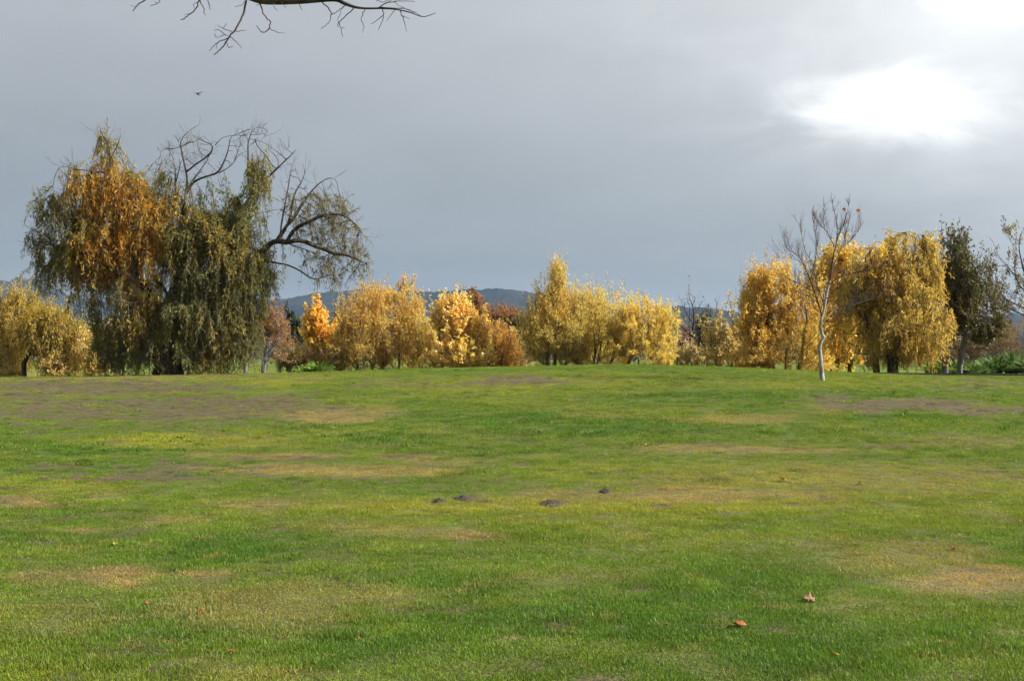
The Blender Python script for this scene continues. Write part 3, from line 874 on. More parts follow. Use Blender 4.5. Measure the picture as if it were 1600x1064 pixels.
T('shrub', 'low pale yellow shrub at the left edge under a willow', 'shrub', 61, [(14, 590), (30, 590)], [(14, 578, 20, 10)], 50, 2200, PALE, 'shrub', 33, r0=.03, spread=.25)
T('shrub', 'yellow shrub between the small willow and the large willow', 'shrub', 59, [(85, 588), (100, 588), (140, 588)], [(90, 572, 30, 18), (140, 545, 18, 36), (150, 565, 20, 24)], 150, 7000, PALE, 'shrub', 34, r0=.03, spread=.3)
T('small_tree', 'small sparse grey-green tree right of the large willow', 'tree', 56, (383, [(383, 572)]), [(383, 535, 24, 30), (372, 520, 14, 18)], 130, 2600, [((.32, .30, .16), 3), ((.22, .22, .11), 3), ((.42, .40, .27), 1)], 'shrub', 35, r0=.09, mat=M_GREY, leaf=(.10, .035), spread=.28)
T('small_tree', 'small russet tree with dark trunk and thinning orange leaves', 'tree', 58, (412, [(413, 568), (416, 548)]), [(418, 515, 30, 32), (432, 540, 24, 26), (400, 525, 16, 26), (425, 495, 16, 18)], 240, 4200, RUSSET + [((.34, .26, .18), 4)], 'shrub', 36, r0=.15, mat=M_GREY, leaf=(.11, .06), spread=.3)
T('conifer', 'dark conifer behind the small russet tree', 'tree', 95, (450, [(450, 540)]), [(447, 500, 9, 20), (452, 520, 14, 22), (455, 545, 18, 25)], 160, 7000, CONIF, 'shrub', 37, r0=.15, mat=M_BARK, lmat=M_DARKLEAF, leaf=(.2, .07), spread=.4)
T('cottonwood', 'small bright yellow cottonwood with pointed crown right of the russet tree', 'tree', 64, (499, [(499, 560)]), [(500, 490, 11, 16, 1.2), (498, 512, 22, 22, 1.3), (484, 500, 10, 18), (512, 530, 22, 24), (484, 532, 16, 20, .8), (495, 545, 22, 20, .6)], 260, 5200,
  [((.72, .46, .05), 4), ((.74, .52, .09), 3), ((.66, .38, .04), 2)], 'poplar', 38, r0=.10, leaf=(.19, .15), spread=.3)
T('small_tree', 'thin reddish twiggy tree behind the yellow cottonwood', 'tree', 80, (545, [(545, 560)]), [(548, 490, 22, 28), (560, 470, 16, 18), (535, 510, 18, 24)], 220, 3200, [((.36, .24, .15), 3), ((.46, .32, .16), 2), ((.28, .2, .13), 2)], 'shrub', 39, r0=.1, mat=M_TWIG, leaf=(.12, .06), spread=.35)
T('shrub', 'low olive-brown shrub in front of the yellow cottonwood', 'shrub', 60, [(450, 585), (470, 585), (520, 585), (440, 585)], [(452, 560, 26, 20), (478, 560, 24, 16), (520, 562, 22, 18)], 200, 7000, [((.26, .20, .06), 4), ((.32, .22, .08), 3), ((.20, .19, .06), 2)], 'shrub', 40, r0=.03, leaf=(.11, .045), spread=.3)
T('yellow_willow', 'broad golden willow bush with pale tall shoots, right of the cottonwood', 'tree', 61, [(560, 582), (585, 582), (600, 582), (625, 582), (645, 582)],
  [(590, 505, 60, 46, 1.2), (595, 550, 70, 30, 1.2), (592, 466, 30, 16, .8), (640, 505, 28, 46, 1.2), (637, 455, 10, 18, .6), (657, 468, 9, 16, .5), (545, 535, 22, 36)], 620, 34000,
  [((.58, .40, .06), 4), ((.62, .43, .08), 5), ((.50, .36, .05), 3), ((.50, .33, .09), 2)], 'shrub', 41, r0=.07, mat=M_YTWIG, leaf=(.11, .045), spread=.3)
T('small_tree', 'pale-topped sparse tree rising behind the golden willow bush', 'tree', 74, (600, [(600, 560)]), [(585, 455, 22, 16), (637, 446, 12, 16), (610, 460, 26, 14)], 170, 2400, [((.64, .50, .32), 3), ((.60, .42, .2), 3)], 'poplar', 42, r0=.09, leaf=(.13, .1), spread=.35)
T('cottonwood', 'pale yellow pointed cottonwood in the middle of the row', 'tree', 58, [(715, 580), (690, 580), (735, 580)],
  [(717, 474, 14, 22, 1.0), (716, 512, 36, 34, 1.3), (690, 498, 15, 30), (715, 550, 50, 30, 1.5), (680, 545, 24, 32, 1.1), (742, 525, 20, 30)], 640, 22000,
  [((.74, .54, .12), 4), ((.76, .56, .17), 3), ((.70, .45, .05), 3), ((.62, .38, .05), 1)], 'poplar', 43, r0=.08, leaf=(.14, .11), spread=.28)
T('yellow_willow', 'low rounded golden bush right of the pointed pale cottonwood', 'shrub', 60, [(775, 580), (790, 580)], [(778, 535, 28, 32, 1.3), (790, 555, 24, 24), (768, 555, 22, 26)], 260, 13000,
  [((.60, .38, .05), 4), ((.55, .33, .04), 3), ((.64, .42, .09), 2)], 'weep', 44, r0=.05, rt=.006, mat=M_YTWIG, leaf=(.12, .035), strand=(.25, .7))
T('rusty_tree', 'rust-red broad tree behind the low rounded golden bush', 'tree', 115, [(775, 560), (760, 560)], [(775, 493, 36, 12), (745, 478, 20, 18), (800, 497, 20, 9), (740, 463, 8, 6)], 330, 8000, RUST, 'shrub', 45, r0=.2, leaf=(.2, .14), spread=.5)
T('conifer', 'dark green conifer left of the tall yellow willow group', 'tree', 100, (810, [(810, 540)]), [(812, 503, 12, 12), (806, 515, 18, 14), (812, 530, 20, 20)], 150, 6000, CONIF, 'shrub', 46, r0=.15, mat=M_BARK, lmat=M_DARKLEAF, leaf=(.2, .08), spread=.4)
T('shrub', 'peach-grey shrub between golden bush and yellow willow group', 'shrub', 72, [(806, 580), (815, 580)], [(806, 545, 18, 26), (815, 560, 16, 20)], 140, 3600, PEACH + GREYB, 'shrub', 47, r0=.04, leaf=(.11, .06), spread=.3)
T('yellow_willow', 'tall spiked yellow willow at the left of the central group', 'tree', 57, [(878, 578), (868, 578), (858, 578)],
  [(872, 432, 12, 30, 1.0), (864, 470, 28, 30, 1.2), (850, 520, 34, 48, 1.2), (890, 530, 40, 46, 1.2), (842, 455, 10, 16, .5)], 560, 24000, OLIVEY + [((.62, .45, .07), 4)], 'shrub', 48, r0=.08, mat=M_YTWIG, leaf=(.11, .04), spread=.28)
T('yellow_willow', 'dense rounded yellow willow in the middle of the central group', 'tree', 58, [(932, 578), (925, 578), (945, 578), (905, 578)],
  [(925, 470, 42, 26, 1.2), (940, 505, 66, 46, 1.3), (955, 545, 64, 32, 1.2), (975, 488, 28, 28), (905, 520, 34, 46)], 600, 30000, OLIVEY + [((.60, .44, .06), 4)], 'shrub', 49, r0=.09, mat=M_YTWIG, leaf=(.11, .04), spread=.28)
T('yellow_willow', 'leaning yellow willow at the right of the central group', 'tree', 56, [(975, (((985, 560), (1000, 535), (1015, 515)))), (1010, 578), (990, 578)],
  [(1010, 505, 38, 36, 1.2), (1022, 545, 32, 32, 1.2), (1003, 472, 12, 20, .6), (990, 530, 40, 40)], 420, 20000, OLIVEY + [((.66, .47, .08), 6)], 'shrub', 50, r0=.085, mat=M_YTWIG, leaf=(.11, .04), spread=.28)
T('bare_tree', 'leafless dark tree right of the central yellow willows', 'tree', 66, (1083, [(1082, 560), (1080, 530)]), [(1082, 490, 26, 32), (1072, 475, 20, 22), (1100, 500, 18, 28)], 420, 60, GREYB, 'shrub', 51, r0=.11, rt=.009, mat=M_BARK, spread=.4)
T('shrub', 'sparse peach shrub below the leafless dark tree', 'shrub', 64, [(1060, 580), (1070, 580), (1090, 580)], [(1062, 545, 16, 30), (1075, 560, 26, 18), (1052, 525, 8, 16, .6)], 200, 2300, PEACH, 'poplar', 52, r0=.03, leaf=(.13, .09), spread=.3)
T('cottonwood', 'sparse peach-yellow cottonwood right of the leafless dark tree', 'tree', 62, [(1140, 580), (1125, 580), (1155, 580)], [(1132, 480, 20, 26), (1125, 515, 30, 30, 1.1), (1150, 520, 22, 30), (1130, 552, 36, 26), (1160, 555, 14, 24)], 460, 4600,
  PEACH + [((.66, .46, .10), 5)], 'poplar', 53, r0=.06, leaf=(.13, .10), spread=.3)
T('conifer', 'dark conifer behind the sparse peach-yellow cottonwood', 'tree', 105, (1106, [(1106, 540)]), [(1103, 502, 12, 12), (1108, 525, 18, 22)], 120, 4500, CONIF, 'shrub', 54, r0=.15, mat=M_BARK, lmat=M_DARKLEAF, leaf=(.2, .08), spread=.4)
T('bare_tree', 'upright leafless poplar behind the yellow trees', 'tree', 84, (1160, [(1160, 520), (1160, 480)]), [(1158, 455, 12, 30), (1164, 470, 10, 30)], 240, 40, GREYB, 'poplar', 55, r0=.1, rt=.009, mat=M_GREY, spread=.5, trop=(0, 0, .5))
T('yellow_willow', 'upright yellow willow left of the young bare tree', 'tree', 58, [(1210, 582), (1195, 582), (1228, 582), (1240, 582), (1185, 582)],
  [(1205, 435, 36, 22, 1.3), (1185, 470, 22, 34, 1.1), (1220, 475, 32, 34, 1.2), (1195, 530, 30, 40, 1.1), (1235, 530, 34, 40, 1.2), (1262, 520, 34, 56), (1225, 562, 50, 16), (1175, 500, 20, 50), (1252, 465, 28, 46), (1180, 560, 40, 18)], 680, 40000,
  [((.64, .44, .06), 4), ((.56, .37, .05), 4), ((.68, .50, .12), 2), ((.46, .32, .05), 2)], 'shrub', 56, r0=.09, mat=M_YTWIG, leaf=(.115, .055), spread=.3)
T('cottonwood', 'tall yellow cottonwood behind the young bare tree', 'tree', 62, [(1310, 582), (1295, 582), (1330, 582)], [(1310, 405, 34, 26, 1.3), (1345, 400, 34, 22, 1.2), (1280, 425, 24, 26), (1300, 455, 40, 36), (1345, 445, 40, 36), (1290, 510, 36, 40), (1375, 405, 24, 24), (1310, 545, 54, 32, 1.2), (1325, 490, 50, 50, 1.1)], 640, 30000,
  [((.68, .47, .05), 4), ((.62, .40, .04), 3), ((.56, .42, .05), 2)], 'poplar', 57, r0=.12, leaf=(.14, .11), spread=.3)
T('weeping_willow', 'big orange weeping willow right of the young bare tree', 'tree', 54, [(1395, [(1395, 540), (1398, 500)]), (1372, [(1368, 545), (1360, 510)])],
  [(1415, 385, 40, 22, 1.2), (1440, 400, 24, 30, 1.1), (1385, 420, 50, 32, 1.2), (1440, 440, 32, 40, 1.3), (1350, 455, 46, 34, 1.1), (1400, 470, 60, 40, 1.3), (1335, 510, 36, 34), (1400, 520, 64, 34, 1.3), (1460, 495, 28, 26, 1.1), (1475, 500, 16, 16, .9), (1350, 550, 40, 20), (1420, 545, 46, 22)],
  760, 62000, ORANGEY, 'weep', 58, r0=.24, rt=.008, mat=M_BARK, lmat=M_WILLOW, leaf=(.15, .036), strand=(.5, 1.5))
T('evergreen_oak', 'dark green tree with dark trunk right of the orange willow', 'tree', 56, (1477, [(1477, 560), (1480, 530), (1484, 490)]), [(1492, 372, 20, 22, 1.1), (1495, 405, 26, 30, 1.2), (1485, 440, 20, 34), (1505, 445, 24, 34, 1.1), (1500, 490, 32, 28), (1480, 465, 18, 40)], 460, 9500, DARKG, 'shrub', 59, r0=.15, mat=M_GREY, lmat=M_DARKLEAF, leaf=(.13, .075), spread=.32)
T('evergreen_oak', 'lower rounded dark green tree leaning right, beside its taller twin', 'tree', 55, (1500, [(1499, 565), (1503, 545), (1510, 520)]), [(1528, 465, 30, 38, 1.1), (1520, 505, 36, 26, 1.2), (1548, 500, 20, 30), (1535, 522, 26, 14), (1512, 425, 24, 34)], 480, 11500, DARKG + [((.22, .19, .04), 2)], 'shrub', 60, r0=.12, mat=M_GREY, lmat=M_DARKLEAF, leaf=(.13, .07), spread=.32)
T('bare_tree', 'nearly bare spreading tree cut by the right edge of the picture', 'tree', 50, (1640, [(1636, 540), (1625, 500)]), [(1590, 440, 46, 54, 1.2), (1570, 400, 34, 46, 1), (1630, 400, 50, 60), (1575, 480, 34, 26, .8), (1600, 370, 30, 26, .7)], 620, 2600,
  [((.17, .15, .06), 4), ((.28, .24, .08), 2), ((.14, .10, .06), 2)], 'shrub', 61, r0=.17, rt=.008, mat=M_TWIG, leaf=(.12, .05), spread=.32)
for k, (u, v, ru, rv, lab) in enumerate([(1462, 548, 26, 22, 'rusty brown thicket between the orange willow and dark trunks'), (1520, 540, 30, 26, 'reddish twiggy thicket behind the dark green trees'),
                                         (1575, 530, 34, 32, 'greyish red thicket behind the green ferns at right')]):
    T('thicket', lab, 'shrub', 70, [(u - ru * .6, 585), (u, 585), (u + ru * .6, 585)], [(u, v, ru, rv)], 170, 3000, [((.32, .20, .09), 3), ((.25, .18, .11), 3), ((.20, .16, .09), 3)], 'shrub', 70 + k, r0=.04, leaf=(.12, .05), spread=.35)

for k, (u, d, bl, pal, lab) in enumerate([(532, 63, [(532, 545, 16, 28), (528, 560, 22, 18)], YELLOW, 'slim golden shrub between the yellow cottonwood and the broad golden bush'),
                                       (664, 60, [(664, 535, 16, 38), (662, 560, 24, 18)], PALE, 'pale gold shrub filling the gap left of the pointed cottonwood'),
                                       (1258, 60, [(1258, 545, 24, 34), (1265, 565, 34, 14)], YELLOW, 'low golden shrub just left of the white trunk')]):
    T('shrub', lab, 'shrub', d, [(u - 8, 582), (u + 6, 582)], bl, 150, 6500, pal, 'shrub', 90 + k, r0=.035, mat=M_YTWIG, leaf=(.11, .05), spread=.3)

# far-off wood that reads as one mass behind the row
def far_wood():
    r = np.random.default_rng(77)
    vv, ff, cc, n0 = [], [], [], 0
    tb = Tubes()
    for k in range(150):
        d = r.uniform(115, 230); u = r.uniform(-250, 1850)
        x = (u - CU) / F_PX * d; z0 = float(gz(x, d)); h = r.uniform(3.0, 5.6) * (1.25 if d > 160 else 1)
        if 330 < u < 470 and d < 190: continue
        n = 480; w = h * r.uniform(.35, .6)
        q = norm(r.normal(0, 1, (n, 3))) * r.random((n, 1)) ** .4
        pos = np.array([x, d, z0 + h * .56]) + q * np.array([w, w, h * .46]) * (1 + .5 * (fbm(q[:, 0] * 3 + k, q[:, 2] * 3, 1, 2) - .5))[:, None]
        L = r.uniform(.3, .6, n)
        v, f = leaves(pos, r.normal(0, 1, (n, 3)), r.normal(0, 1, (n, 3)), L, L * .6)
        base = [np.array([.20, .13, .085]), np.array([.13, .115, .05]), np.array([.30, .19, .07]), np.array([.24, .11, .06]), np.array([.06, .07, .03])][r.choice(5, p=[.34, .26, .16, .12, .12])]
        vv.append(v); ff.append(f + n0); n0 += len(v); cc.append(np.repeat(base * r.uniform(.75, 1.25, (n, 1)), 4, 0))
        tb.add([(x, d, z0 - .1), (x + .1, d, z0 + h * .7)], [.12, .04], 4)
    root = empty('far_wood', (0, 160, 1)); off = np.array([0, 160, 1])
    tag(root, 'far brownish wood behind the row of yellow trees', 'wood', kind='stuff')
    mesh_np('crown', np.concatenate(vv) - off, np.concatenate(ff), M_DARKLEAF, root, col=np.concatenate(cc))['kind'] = 'stuff'
    tb.build('trunk', M_BARK, root, off)['kind'] = 'stuff'
far_wood()

# ------------------------------------------------------------------ planting at the right edge
def fern(u, d, h, n, label, name='fern_clump', col=(.12, .22, .035), width=.05, seed=1, cat='plant', spread=.9):
    r = np.random.default_rng(seed); n = int(n * 1.8); col = np.array(col) * .8
    x = (u - CU) / F_PX * d; z = float(gz(x, d)); loc = np.array([x, d, z])
    root = empty(name, loc); tag(root, label, cat)
    az = r.uniform(0, 6.283, n); tilt = r.uniform(.15, 1.0, n); ln = h * r.uniform(.8, 1.35, n)
    K = 6; t = np.linspace(0, 1, K)
    hor = (np.sin(tilt)[:, None] * t[None] + .35 * t[None] ** 2 * np.sin(tilt)[:, None]) * ln[:, None] * spread
    ver = (np.cos(tilt * .75)[:, None] * t[None] - .38 * tilt[:, None] * t[None] ** 2.2) * ln[:, None]
    sp = np.stack([np.cos(az)[:, None] * hor, np.sin(az)[:, None] * hor, np.maximum(ver, .01)], -1) + r.normal(0, .12, (n, 1, 3)) * np.array([1, 1, 0])
    w = width * np.array([.5, 1, 1, .8, .5, .05])
    side = np.stack([-np.sin(az), np.cos(az), np.zeros(n)], -1)[:, None]
    a, b = sp + side * w[None, :, None], sp - side * w[None, :, None]
    a[..., 2] -= .02
    V = np.stack([a, sp + [0, 0, .015], b], 2).reshape(-1, 3)
    base = np.arange(n)[:, None, None] * K * 3 + np.arange(K - 1)[None, :, None] * 3
    q = np.array([[0, 1, 4, 3], [1, 2, 5, 4]])[None, None]
    Fc = (base[..., None] + q).reshape(-1, 4)
    c = np.array(col) * r.uniform(.6, 1.5, (n, 1)); c[r.random(n) < .12] = np.array([.18, .21, .05])
    o = mesh_np('fronds', V, Fc, M_PLANT, root, col=np.repeat(c, K * 3, 0)); o['kind'] = 'stuff'
fern(1463, 58, .75, 70, 'bright green fern clump left of the first dark trunk', seed=1)
fern(1490, 60, .85, 70, 'bright green fern clump between the two dark trunks', seed=2)
fern(1516, 58, .55, 60, 'low green fern clump right of the second dark trunk', seed=3, col=(.08, .15, .03))
fern(1533, 59, .60, 60, 'low dark green fern clump left of the thin stake', seed=4, col=(.07, .14, .03))
fern(1553, 60, 1.0, 90, 'tall green fern clump just right of the thin stake', seed=5, col=(.09, .17, .03))
fern(1584, 60, 1.15, 110, 'largest dark green fern clump near the right edge', seed=6, col=(.08, .15, .03), width=.06)
fern(1612, 58, 1.0, 80, 'green fern clump cut by the right edge', seed=7, col=(.09, .16, .03))
fern(478, 54, .42, 60, 'bright green tall grass tuft below the yellow cottonwood', 'grass_tuft', (.14, .24, .03), .03, 8)
fern(497, 54, .55, 90, 'larger bright green grass tuft left of the golden willow bush', 'grass_tuft', (.14, .24, .03), .03, 9)
fern(512, 55, .35, 50, 'small green grass tuft at the foot of the golden willow bush', 'grass_tuft', (.10, .18, .03), .03, 10)

def timber_edging():
    d = 52.0
    x0, x1 = (1375 - CU) / F_PX * d, (1640 - CU) / F_PX * d
    root = empty('timber_edging', (x0, d, float(gz(x0, d)))); off = np.array(root.location)
    tag(root, 'low dark timber edging along the planting bed at right', 'edging')
    n = 5; xs = np.linspace(x0, x1, n + 1)
    for i in range(n):
        a, b = xs[i] + .015, xs[i + 1] - .015
        za, zb = float(gz(a, d)), float(gz(b, d))
        h, w = .13, .10
        V = []
        for (x, z) in ((a, za), (b, zb)):
            for (yy, zz) in ((-w, -.1), (w, -.1), (w, h - .02), (w - .02, h), (-w + .02, h), (-w, h - .02)):
                V.append((x, d + yy, z + zz))
        Fc = [(k, (k + 1) % 6, 6 + (k + 1) % 6, 6 + k) for k in range(6)]
        me = bpy.data.meshes.new('timber'); me.from_pydata([tuple(np.array(q) - off) for q in V], [], Fc + [(5, 4, 3, 2, 1, 0), (6, 7, 8, 9, 10, 11)])
        me.materials.append(M_TIMBER)
        o = bpy.data.objects.new('timber', me); COL.objects.link(o); o.parent = root
timber_edging()
t = Tubes(); q = P(1543, 580, 57); q[2] = float(gz(q[0], 57)) - .1
t.add([q, q + [.01, 0, .5], q + [.015, 0, .95]], [.02, .02, .018], 6); t.add([q + [.015, 0, .95], q + [.015, 0, .97]], [.026, .022], 6)
tag(t.build('stake', M_GREY), 'thin grey stake standing among the green ferns', 'stake')
def rock(u, d, s, label, seed):
    r = np.random.default_rng(seed)
    x = (u - CU) / F_PX * d; z = float(gz(x, d))
    a, b = np.meshgrid(np.linspace(0, 2 * math.pi, 9)[:-1], np.linspace(.15, math.pi - .15, 6))
    q = np.stack([np.cos(a) * np.sin(b), np.sin(a) * np.sin(b), np.cos(b) * .65], -1).reshape(-1, 3) * r.uniform(.78, 1.15, (48, 1)) * s
    i = np.arange(48).reshape(6, 8); j = np.roll(i, -1, 1)
    f = np.stack([i[:-1], i[1:], j[1:], j[:-1]], -1).reshape(-1, 4)
    V = np.concatenate([q, [[0, 0, s * .6], [0, 0, -s * .6]]])
    f3 = np.concatenate([np.concatenate([f[:, [0, 1, 2]], f[:, [0, 2, 3]]]), np.stack([np.full(8, 48), i[0], j[0]], -1), np.stack([np.full(8, 49), j[5], i[5]], -1)])
    o = mesh_np('stone', V, f3, M_STONE); o.location = (x, d, z + s * .35)
    tag(o, label, 'stone')
M_STONE = bark_mat('pale_stone', (.35, .34, .31), (.55, .53, .50), 12, 1)
rock(1487, 55, .16, 'pale stone at the foot of the fern between the trunks', 1)
rock(1494, 55.5, .12, 'small pale stone left of the second dark trunk', 2)
rock(1459, 55, .10, 'small pale stone beside the leftmost fern clump', 3)
rock(1592, 55, .14, 'pale stone below the largest fern clump', 4)

# ------------------------------------------------------------------ limb hanging in from a tree beside the camera
def overhang():
    d = 9.0; r = np.random.default_rng(12)
    o0 = np.array([-6.8, 9.3, float(gz(-6.8, 9.3))])
    root = empty('overhanging_tree', o0)
    tag(root, 'bare dark tree limb with fine twigs hanging into the sky at top left', 'tree')
    Z = lambda x, y: (180 + x / 3.077, y / 3.077 - 1.0)
    def W(lst, dep=0.0, zoomed=True):
        w = np.array([P(*(Z(*q) if zoomed else q), d) for q in lst])
        return move_y(w, np.linspace(0, 1, len(w)) * dep if np.ndim(dep) == 0 else dep) - o0
    t = Tubes(); path_tube(t, np.array([[0, 0, -.1], [.05, 0, .4], [-.05, .05, 2.2], [.1, 0, 4.0], [.0, .1, 6.0], [.3, 0, 8.2], [.2, .1, 10]]), .26, .06, 12, 5); t.build('trunk', M_BARK, root)
    feed = W([(-400, -250), (-150, -130), (200, -75), (430, -50), (620, -22), (700, 4), (780, 11), (900, 10), (1050, 2), (1100, 20), (1150, 38), (1200, 45), (1280, 45), (1350, 50), (1420, 65), (1480, 85), (1540, 68)], -.4)
    feed = np.concatenate([[[.08, .05, 3.1], [.9, .0, 3.7], [1.9, -.1, 3.95]], feed])
    p = smooth_poly(feed, 5)
    t = Tubes(); t.add(p, np.interp(np.linspace(0, 1, len(p)), [0, .15, .42, .58, .66, .72, .85, 1], [.075, .05, .03, .016, .012, .008, .005, .002]), 8); t.build('limb', M_BARK, root)
    tw = [([(628, -16), (628, 0), (620, 60), (600, 110), (570, 155), (545, 185), (530, 215), (510, 240), (475, 268)], .0085),
          ([(570, 155), (600, 153), (630, 148)], .003), ([(565, 160), (520, 140), (490, 128)], .003), ([(540, 175), (500, 150), (475, 150)], .003), ([(550, 185), (490, 210), (452, 248)], .004),
          ([(550, 180), (585, 205), (605, 238)], .003), ([(535, 210), (545, 232), (565, 228)], .003), ([(490, 210), (485, 240)], .002), ([(520, 140), (535, 118)], .002), ([(525, 172), (487, 185), (480, 165)], .003),
          ([(685, 0), (720, 80), (745, 108), (740, 140), (720, 160), (700, 155), (678, 130)], .0055), ([(740, 140), (780, 160), (815, 160)], .003),
          ([(985, 6), (1030, 50), (1038, 75), (1030, 110), (990, 145)], .0045), ([(1038, 72), (1060, 66), (1095, 40), (1112, 34)], .003), ([(1120, 30), (1092, 40), (1070, 105)], .002),
          ([(1150, 40), (1100, 90), (1075, 110), (1070, 135)], .004), ([(1075, 110), (1085, 150), (1095, 182)], .003), ([(1085, 140), (1102, 138)], .002),
          ([(1200, 46), (1185, 90), (1195, 130), (1190, 163)], .004), ([(1285, 46), (1290, 80), (1265, 150)], .004), ([(1290, 80), (1260, 100), (1230, 120)], .003), ([(1345, 52), (1305, 105)], .003),
          ([(1370, 56), (1390, 110), (1403, 155)], .0035), ([(1380, 80), (1415, 95)], .002), ([(1250, 45), (1340, 12), (1440, 12)], .004), ([(1270, 38), (1400, 48), (1470, 80)], .003),
          ([(1340, 14), (1375, 35), (1390, 40)], .002), ([(1240, -15), (1270, 12), (1320, 8), (1345, 2)], .003), ([(1340, 14), (1365, -10)], .002), ([(1300, 24), (1330, 5)], .002), ([(1330, 50), (1380, 44), (1440, 66)], .002),
          ([(200, -78), (150, 0), (110, 25), (85, 60)], .006), ([(100, 40), (75, 30)], .002), ([(235, -70), (215, 0), (205, 20), (170, 32)], .005), ([(205, 22), (190, 14)], .002),
          ([(425, -52), (405, 0), (385, 50), (345, 85), (315, 100)], .006), ([(405, 0), (425, 50), (432, 80)], .0045), ([(430, -52), (445, 0), (455, 52)], .0045), ([(400, 15), (382, 22), (378, 42)], .002), ([(362, 70), (335, 74)], .002),
          ([(753, 8), (765, 35), (780, 55)], .003), ([(882, 10), (890, 35), (900, 55)], .003), ([(795, 10), (820, 42)], .003), ([(640, -14), (615, 22), (575, 38)], .003), ([(700, 5), (695, 22), (680, 32)], .003)]
    done = [p[8:]]
    for (pts, r0) in tw:
        t = Tubes()
        q = np.concatenate(done); qu, qv = px(q + o0); zu, zv = Z(*pts[0])
        j = ((qu - zu) ** 2 + (qv - zv) ** 2).argmin()
        w = W(pts, q[j][1] + o0[1] - d + np.linspace(0, r.uniform(-.25, .25), len(pts)))
        done.append(path_tube(t, w, r0 * 1.0, max(r0 * .45, .0016), 5, 5, .0028, r)); t.build('twig', M_BARK, root)
    # upper boughs out of the picture
    for k, (z, dx, dy, dz) in enumerate([(4.6, -2.5, 1.0, 2.4), (5.6, 2.2, -1.6, 2.6), (6.6, -1.4, -1.6, 2.2), (7.4, 1.6, 1.2, 2.2)]):
        t = Tubes(); path_tube(t, np.array([[.05, 0, z], [dx * .4, dy * .4, z + dz * .5], [dx, dy, z + dz]]), .07, .02, 6, 5); t.build('limb', M_BARK, root)
overhang()

# ------------------------------------------------------------------ bird
def bird():
    d = 40.0; c = P(309, 147.5, d)
    root = empty('flying_bird', c); tag(root, 'small dark bird flying in the grey sky above the willow', 'bird')
    m, g = mat_new('dark_plumage'); pr = g.n.new('ShaderNodeBsdfPrincipled')
    g.put(pr.inputs['Base Color'], g.mix(g.noise(g.n.new('ShaderNodeNewGeometry').outputs['Position'], 30), (.018, .017, .016, 1), (.05, .045, .04, 1)))
    pr.inputs['Roughness'].default_value = .7
    out = g.n.new('ShaderNodeOutputMaterial'); g.l.new(pr.outputs[0], out.inputs[0])
    # body with head, beak and tail as one surface, heading left
    t = Tubes()
    t.add([(-.155, 0, .012), (-.125, 0, .014), (-.115, 0, .014), (-.09, 0, .016), (-.06, 0, .008), (0, 0, 0), (.05, 0, .0), (.09, 0, .004), (.15, 0, .008)],
          [.002, .008, .02, .026, .026, .042, .032, .014, .004], 10)
    t.build('body', m, root)
    for s, (ty, tz) in ((-1, (-.26, .03)), (1, (.22, .10))):
        V, Fc = [], []
        K = 6
        for i in range(K):
            q = i / (K - 1)
            y = ty * q; z = .015 + tz * q ** .8; x0 = -.045 - .05 * math.sin(q * 2.6) + .10 * q; x1 = x0 + .10 * (1 - q * .75)
            V += [(x0, y, z), (.5 * (x0 + x1), y, z + .008), (x1, y, z - .002), (.5 * (x0 + x1), y, z - .004)]
        for i in range(K - 1):
            for k in range(4): Fc.append((i * 4 + k, i * 4 + (k + 1) % 4, i * 4 + 4 + (k + 1) % 4, i * 4 + 4 + k))
        mesh_np('wing', np.array(V), np.array(Fc), m, root)
    mesh_np('tail', np.array([(.10, -.012, .004), (.20, -.035, .008), (.205, 0, .006), (.20, .035, .008), (.10, .012, .004), (.10, 0, .012), (.2, 0, .013)]), np.array([(0, 1, 2), (0, 2, 4), (4, 2, 3), (0, 5, 1), (5, 6, 1), (5, 4, 3), (5, 3, 6), (1, 6, 2), (2, 6, 3)]), m, root)
    root.rotation_euler = (R(-12), R(8), R(70)); root.scale = (.72,) * 3
bird()

# ------------------------------------------------------------------ fallen leaves
FALLEN = [(1155, 981, .125, (.34, .13, .05), 'curled rust-orange fallen leaf nearest the camera, right of centre', (.05, .25, .35)), (1264, 941, .140, (.30, .19, .11), 'large pale tan fallen leaf lying flat right of the rust-orange leaf', (-.08, .15, -.3)),
          (1489, 861, .105, (.34, .05, .04), 'dark red fallen leaf standing up near the tan turf patch at right', (.8, .2, 1.2)), (1427, 862, .11, (.42, .26, .15), 'brown fallen leaf left of the dark red one', (.15, .2, 4)),
          (231, 946, .075, (.30, .08, .04), 'small dark red fallen leaf in the left foreground', (.5, .1, 1)), (313, 959, .10, (.50, .20, .05), 'orange fallen leaf right of the small dark red leaf', (.3, .1, 5)),
          (361, 1023, .085, (.44, .20, .07), 'thin orange-brown fallen leaf in the lower left grass', (.3, -.2, 3)), (180, 853, .10, (.34, .34, .05), 'yellow-green fallen leaf on the grass at left', (.1, .1, 0)),
          (1306, 1027, .085, (.60, .44, .05), 'yellow fallen leaf in the lower right grass', (.1, .2, 2)), (617, 797, .13, (.55, .42, .20), 'pale straw fallen leaf left of the bare soil patches', (.1, .1, 2)),
          (505, 760, .13, (.52, .24, .06), 'small orange fallen leaf in the middle left distance', (.4, .1, 2)), (1225, 752, .15, (.50, .20, .07), 'orange fallen leaf in the middle right distance', (.4, .3, 1)),
          (817, 983, .06, (.40, .17, .06), 'tiny orange leaf in the centre foreground', (.3, .1, 2)), (1345, 757, .12, (.62, .46, .05), 'small yellow fallen leaf in the right middle distance', (.3, .1, 2)),
          (238, 1052, .07, (.045, .035, .025), 'blackish clump of dead leaf at the bottom left', (.7, .3, 1)), (570, 994, .06, (.06, .045, .03), 'dark withered leaf left of centre in the foreground', (.9, .2, 1))]
r_ = np.random.default_rng(8)
